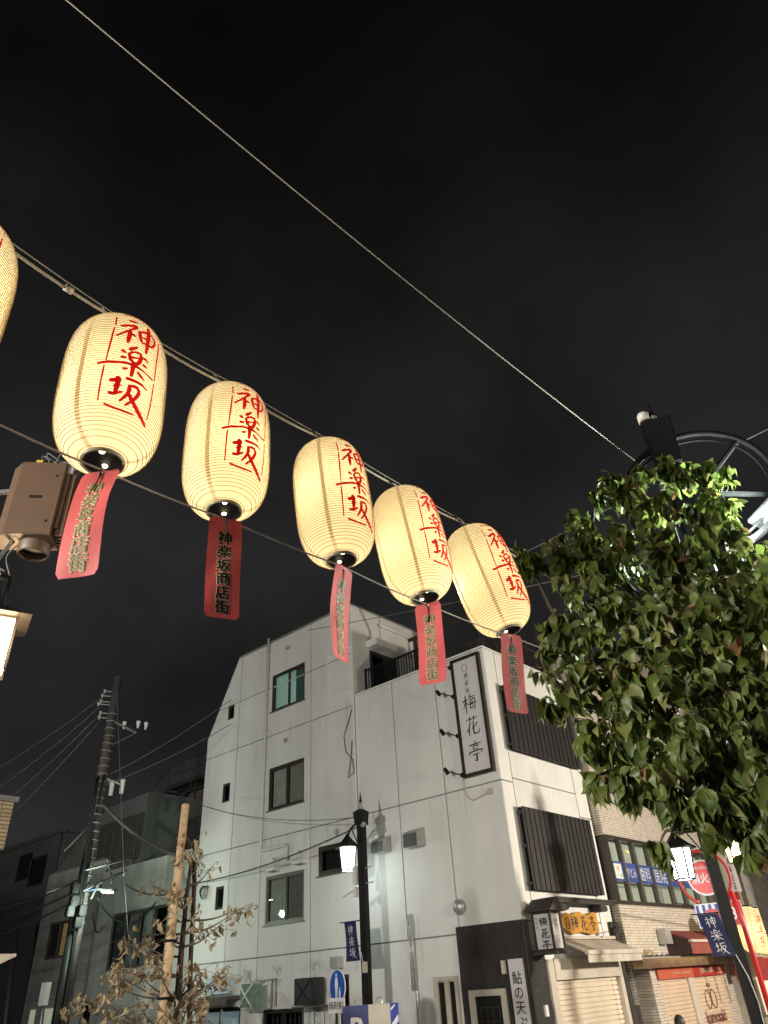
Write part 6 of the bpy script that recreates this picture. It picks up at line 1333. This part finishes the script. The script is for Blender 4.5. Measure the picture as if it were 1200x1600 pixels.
# ------------------------------------------------------------------ staked young tree with dry leaves
def leaf_mesh(seed, Ln=1.0, curl=.35, wv=.5, seg=5, fold=.25, jit=.02):
    r = random.Random(seed); vs = []; prof = [0.04, .66, .97, 1.0, .80, .46, .14, .0] if seg == 7 else [0.02, .62, 1.0, .92, .60, .0]
    for i in range(seg + 1):
        t = i / seg; w = prof[i] * wv * .5; bend = curl * t * t; y = t * (1 - .25 * curl * t); z = -bend * .6 + .03 * math.sin(t * 9 + seed)
        vs += [(-w, y, z + fold * w + r.uniform(-jit, jit)), (0, y, z), (w, y, z + fold * w + r.uniform(-jit, jit))]
    fs = []
    for i in range(seg): a = 3 * i; fs += [(a, a + 1, a + 4, a + 3), (a + 1, a + 2, a + 5, a + 4)]
    return [Vector(v) for v in vs], fs
def orient(d, up, roll=0):
    y = d.normalized(); x = y.cross(up)
    x = x.normalized() if x.length > 1e-3 else Vector((1, 0, 0)); z = x.cross(y); return Matrix((x, y, z)).transposed() @ Matrix.Rotation(roll, 3, 'Y')
def young_tree():
    D = 10.8; P = lambda px, py, d=D: at_d(px, py, d)
    c = P(262, 1600); T = thing('staked_young_tree', 'thin young tree with dry brown leaves tied to a wooden stake', 'tree', (c.x, c.y, gz(c.y)))
    a, b = P(290, 1257, D - .15), P(252, 1600, D - .15); k = Vector((b.x, b.y, b.z)); g = b + (b - a) * ((b.z - gz(b.y)) / (a.z - b.z))
    St = thing('wooden_stake', 'pale round timber stake supporting the dry young tree', 'stake', g)
    m = MB(); m.tube([g, a], [.062, .052], 14); m.build('stake', m_stake, St, smooth=True)
    m = MB()
    for (px, py) in ((255, 1560), (266, 1470)): q = P(px, py, D - .15); m.ring(q, (a - g), .07, .014, 14, 5); m.tube([q, q + Vector((.15, .1, -.05))], .012, 5)
    m.build('tie_band', m_black, St)
    trunk = [Vector((c.x + .15, c.y + .1, gz(c.y)))] + [P(*q) for q in ((278, 1560), (284, 1480), (292, 1400), (300, 1340), (306, 1312))]
    m = MB(); m.tube(spline(trunk, 4), [.05 - .038 * i / 20 for i in range(21)], 8)
    m.tube([P(296, 1600, D + .1), P(298, 1500, D + .1), P(304, 1380, D + .1), P(302, 1335, D + .1)], .03, 7); m.build('trunk', m_bark, T, smooth=True)
    cl = [(855, 790), (890, 880), (930, 920), (680, 980), (740, 1010), (790, 1040), (860, 1130), (1070, 1085), (1040, 1110), (970, 1170), (900, 1190), (720, 1150), (570, 1240), (640, 1240), (760, 1210), (520, 1340), (560, 1400), (500, 1430), (620, 1380), (670, 1310), (690, 1330), (850, 1360), (720, 1390), (890, 1365), (1000, 1370), (985, 1395), (940, 1430), (850, 1470), (330, 1510), (380, 1500), (480, 1510), (640, 1550), (700, 1570), (860, 1540), (880, 1590), (800, 1500), (760, 1560), (560, 1540), (540, 1360), (840, 830), (800, 1010), (880, 1440), (900, 1500)]
    mt = MB(); ml = MB(); r = random.Random(3)
    ML = [leaf_mesh(s, curl=1.1, wv=.42, fold=.9) for s in range(5)]
    tr = spline(trunk, 4)
    for (zx, zy) in cl:
        px, py = zx / 2.857, 1040 + zy / 2.857; q = P(px, py, D + r.uniform(-.45, .45))
        base = min(tr, key=lambda t: (t - q).length + max(0, t.z - q.z + .1) * 3); mid = base.lerp(q, .5) + Vector((0, 0, -.05)); mt.tube(spline([base, mid, q], 4), [.016, .015, .014, .013, .011, .009, .008, .006, .004], 5)
        for k in range(14 if zy > 1200 else 11):
            s = q + Vector((r.gauss(0, .085), r.gauss(0, .085), r.gauss(0, .07))); mt.tube([q.lerp(s, .1), s], .003, 3, cap=False)
            d = Vector((r.uniform(-.8, .8), r.uniform(-.8, .8), -1)); M3 = orient(d, Vector((r.uniform(-1, 1), r.uniform(-1, 1), .2)), r.uniform(-1, 1)); L = r.uniform(.07, .15); vv, ff = ML[k % 5]
            ml.add([s + M3 @ (v * L) for v in vv], ff)
    mt.build('twigs', m_twig, T, normals=False); stuff(ml.build('dry_leaves', m_deadleaf, T, normals=False))
young_tree()

# ------------------------------------------------------------------ the leafy street tree on the right
def green_tree():
    P = lambda px, py, d: at_d(px, py, d); r = random.Random(11)
    base = P(1235, 1400, 4.6); base.z = gz(base.y)
    T = thing('street_tree', 'leafy green street tree in front of the nearest lamp post', 'tree', base)
    tk = [base, P(1215, 1420, 4.6), P(1190, 1290, 4.55), P(1150, 1180, 4.6), P(1120, 1060, 4.7), P(1080, 930, 4.8), P(1050, 820, 4.9)]
    m = MB(); s = spline(tk, 5); n = len(s); m.tube(s, [.115 - .095 * (i / (n - 1)) ** .8 for i in range(n)], 12); m.build('trunk', m_bark, T, smooth=True)
    BRN = [((1150, 1180, 4.6), (1060, 1130, 4.4), (960, 1050, 4.4), (880, 980, 4.5), (830, 885, 4.5)), ((1165, 1230, 4.58), (1070, 1210, 4.45), (1000, 1190, 4.4), (940, 1210, 4.4)), ((1190, 1290, 4.55), (1120, 1290, 4.4), (1060, 1300, 4.3)),
           ((1120, 1060, 4.7), (1010, 950, 4.7), (930, 850, 4.8), (930, 770, 4.9)), ((1100, 1000, 4.8), (1130, 880, 4.9), (1110, 770, 5.0)), ((1140, 1120, 4.6), (1200, 1000, 4.7), (1240, 880, 4.8)), ((1100, 1000, 4.7), (1060, 980, 4.4), (980, 960, 4.3))]
    for b in BRN:
        s = spline([P(*q) for q in b], 5); n = len(s); m = MB(); m.tube(s, [.045 - .036 * i / (n - 1) for i in range(n)], 8); m.build('branch', m_bark, T, smooth=True)
    nodes = [P(*q) for b in BRN for q in b] + [q for q in tk[2:]]
    CL = [(955, 765, 4.85, .20), (990, 742, 4.9, .17), (1045, 730, 4.9, .12), (1075, 735, 4.95, .15), (1110, 742, 5.0, .17), (1010, 790, 4.8, .26), (1100, 800, 4.85, .28), (905, 825, 4.75, .22), (945, 850, 4.65, .28), (1135, 835, 5.0, .20), (1165, 885, 4.9, .30),
          (868, 880, 4.5, .17), (925, 905, 4.55, .32), (1020, 870, 4.6, .38), (1110, 900, 4.6, .42), (1195, 960, 4.6, .42), (890, 985, 4.45, .24), (960, 985, 4.35, .38), (1060, 990, 4.25, .42), (1160, 1050, 4.3, .45), (1230, 1100, 4.3, .4),
          (885, 1070, 4.4, .20), (950, 1080, 4.3, .34), (1050, 1100, 4.2, .42), (1160, 1160, 4.2, .42), (925, 1160, 4.4, .19), (1000, 1180, 4.3, .32), (1090, 1210, 4.2, .36), (1190, 1250, 4.2, .36), (935, 1225, 4.4, .09), (980, 1235, 4.35, .13), (1040, 1255, 4.3, .17), (1110, 1272, 4.3, .15), (1170, 1290, 4.25, .14), (1028, 1330, 4.3, .03),
          (828, 880, 4.5, .10), (815, 868, 4.5, .04), (862, 1008, 4.45, .10), (862, 1100, 4.4, .10), (1235, 1320, 4.25, .17), (1250, 950, 4.6, .4), (1250, 1220, 4.3, .4)]
    LM = [leaf_mesh(20 + s, curl=.25 + .09 * s, wv=.44 + .022 * s, fold=.10 + .07 * s, seg=7, jit=.008) for s in range(6)]
    twg = MB(); leaves = []
    for (px, py, d, rad) in CL:
        c = P(px, py, d); nd = min(nodes, key=lambda q: (q - c).length); twg.tube(spline([nd, nd.lerp(c, .5) + Vector((0, 0, .05)), c], 4), [.012 - .001 * i for i in range(9)], 5)
        nt_ = max(5, int(165 * (rad ** 1.7)) + 4)
        for k in range(nt_):
            d_ = Vector((r.gauss(0, 1), r.gauss(0, 1), r.gauss(0, .85))).normalized(); rr = rad * (.45 + .62 * r.random()); tip = c + d_ * rr; st = c + d_ * rr * .35 + Vector((0, 0, -.02))
            mid = st.lerp(tip, .6) + Vector((0, 0, .045)); q = spline([st, mid, tip], 3); twg.tube(q, .0028, 3, cap=False)
            nl = r.choice((5, 6, 7, 8))
            for j in range(nl):
                t = .25 + .75 * j / (nl - 1); o = q[min(int(t * (len(q) - 1)), len(q) - 1)]; sd = Vector((r.gauss(0, 1), r.gauss(0, 1), 0)).normalized()
                dr = r.uniform(.8, 2.4); ld = (sd * .7 + d_ * .45 + Vector((0, 0, -dr if t < .9 else r.uniform(-.9, .5)))).normalized()
                big = r.uniform(.105, .175) * (1 if t < .85 else .72); M3 = orient(ld, Vector((d_.x, d_.y, .35)).normalized() + Vector((r.uniform(-.5, .5), r.uniform(-.5, .5), r.uniform(-.2, .5))), r.uniform(-.45, .45))
                mi = r.choices((0, 1, 2, 3), (5, 3, 4, .25))[0]; leaves.append((o, M3, big, mi, r.randrange(6)))
    twg.build('twigs', m_twig, T, normals=False)
    # nearest, largest leaves are parts; the rest of the foliage is one mass per tint
    fw_ = ROT @ Vector((0, 0, -1))
    def vis(l):
        v = l[0] - EYE; zd = v.dot(fw_); loc = ROT.transposed() @ v; px = 600 + F_PX * loc.x / zd; py = 800 - F_PX * loc.y / zd
        return l[2] / zd * (1 if 0 < px < 1200 and 0 < py < 1600 else 0)
    leaves.sort(key=vis, reverse=True)
    cache = {}
    for (o, M3, s, mi, v) in leaves[:300]:
        if (mi, v) not in cache:
            me = bpy.data.meshes.new('leaf'); me.from_pydata([tuple(p) for p in LM[v][0]], [], LM[v][1]); me.materials.append(m_leaf[mi]); me.polygons.foreach_set('use_smooth', [True] * len(me.polygons)); cache[(mi, v)] = me
        ob = bpy.data.objects.new('leaf', cache[(mi, v)]); C.objects.link(ob); ob.parent = T
        ob.matrix_local = Matrix.Translation(o - ORG[T.name]) @ M3.to_4x4() @ Matrix.Scale(s, 4)
    for mi in range(4):
        m = MB()
        for (o, M3, s, k, v) in leaves[300:]:
            if k == mi: m.add([o + M3 @ (p * s) for p in LM[v][0]], LM[v][1])
        stuff(m.build('foliage', m_leaf[mi], T, smooth=True, normals=False))
    print('LEAVES', len(leaves))
green_tree()
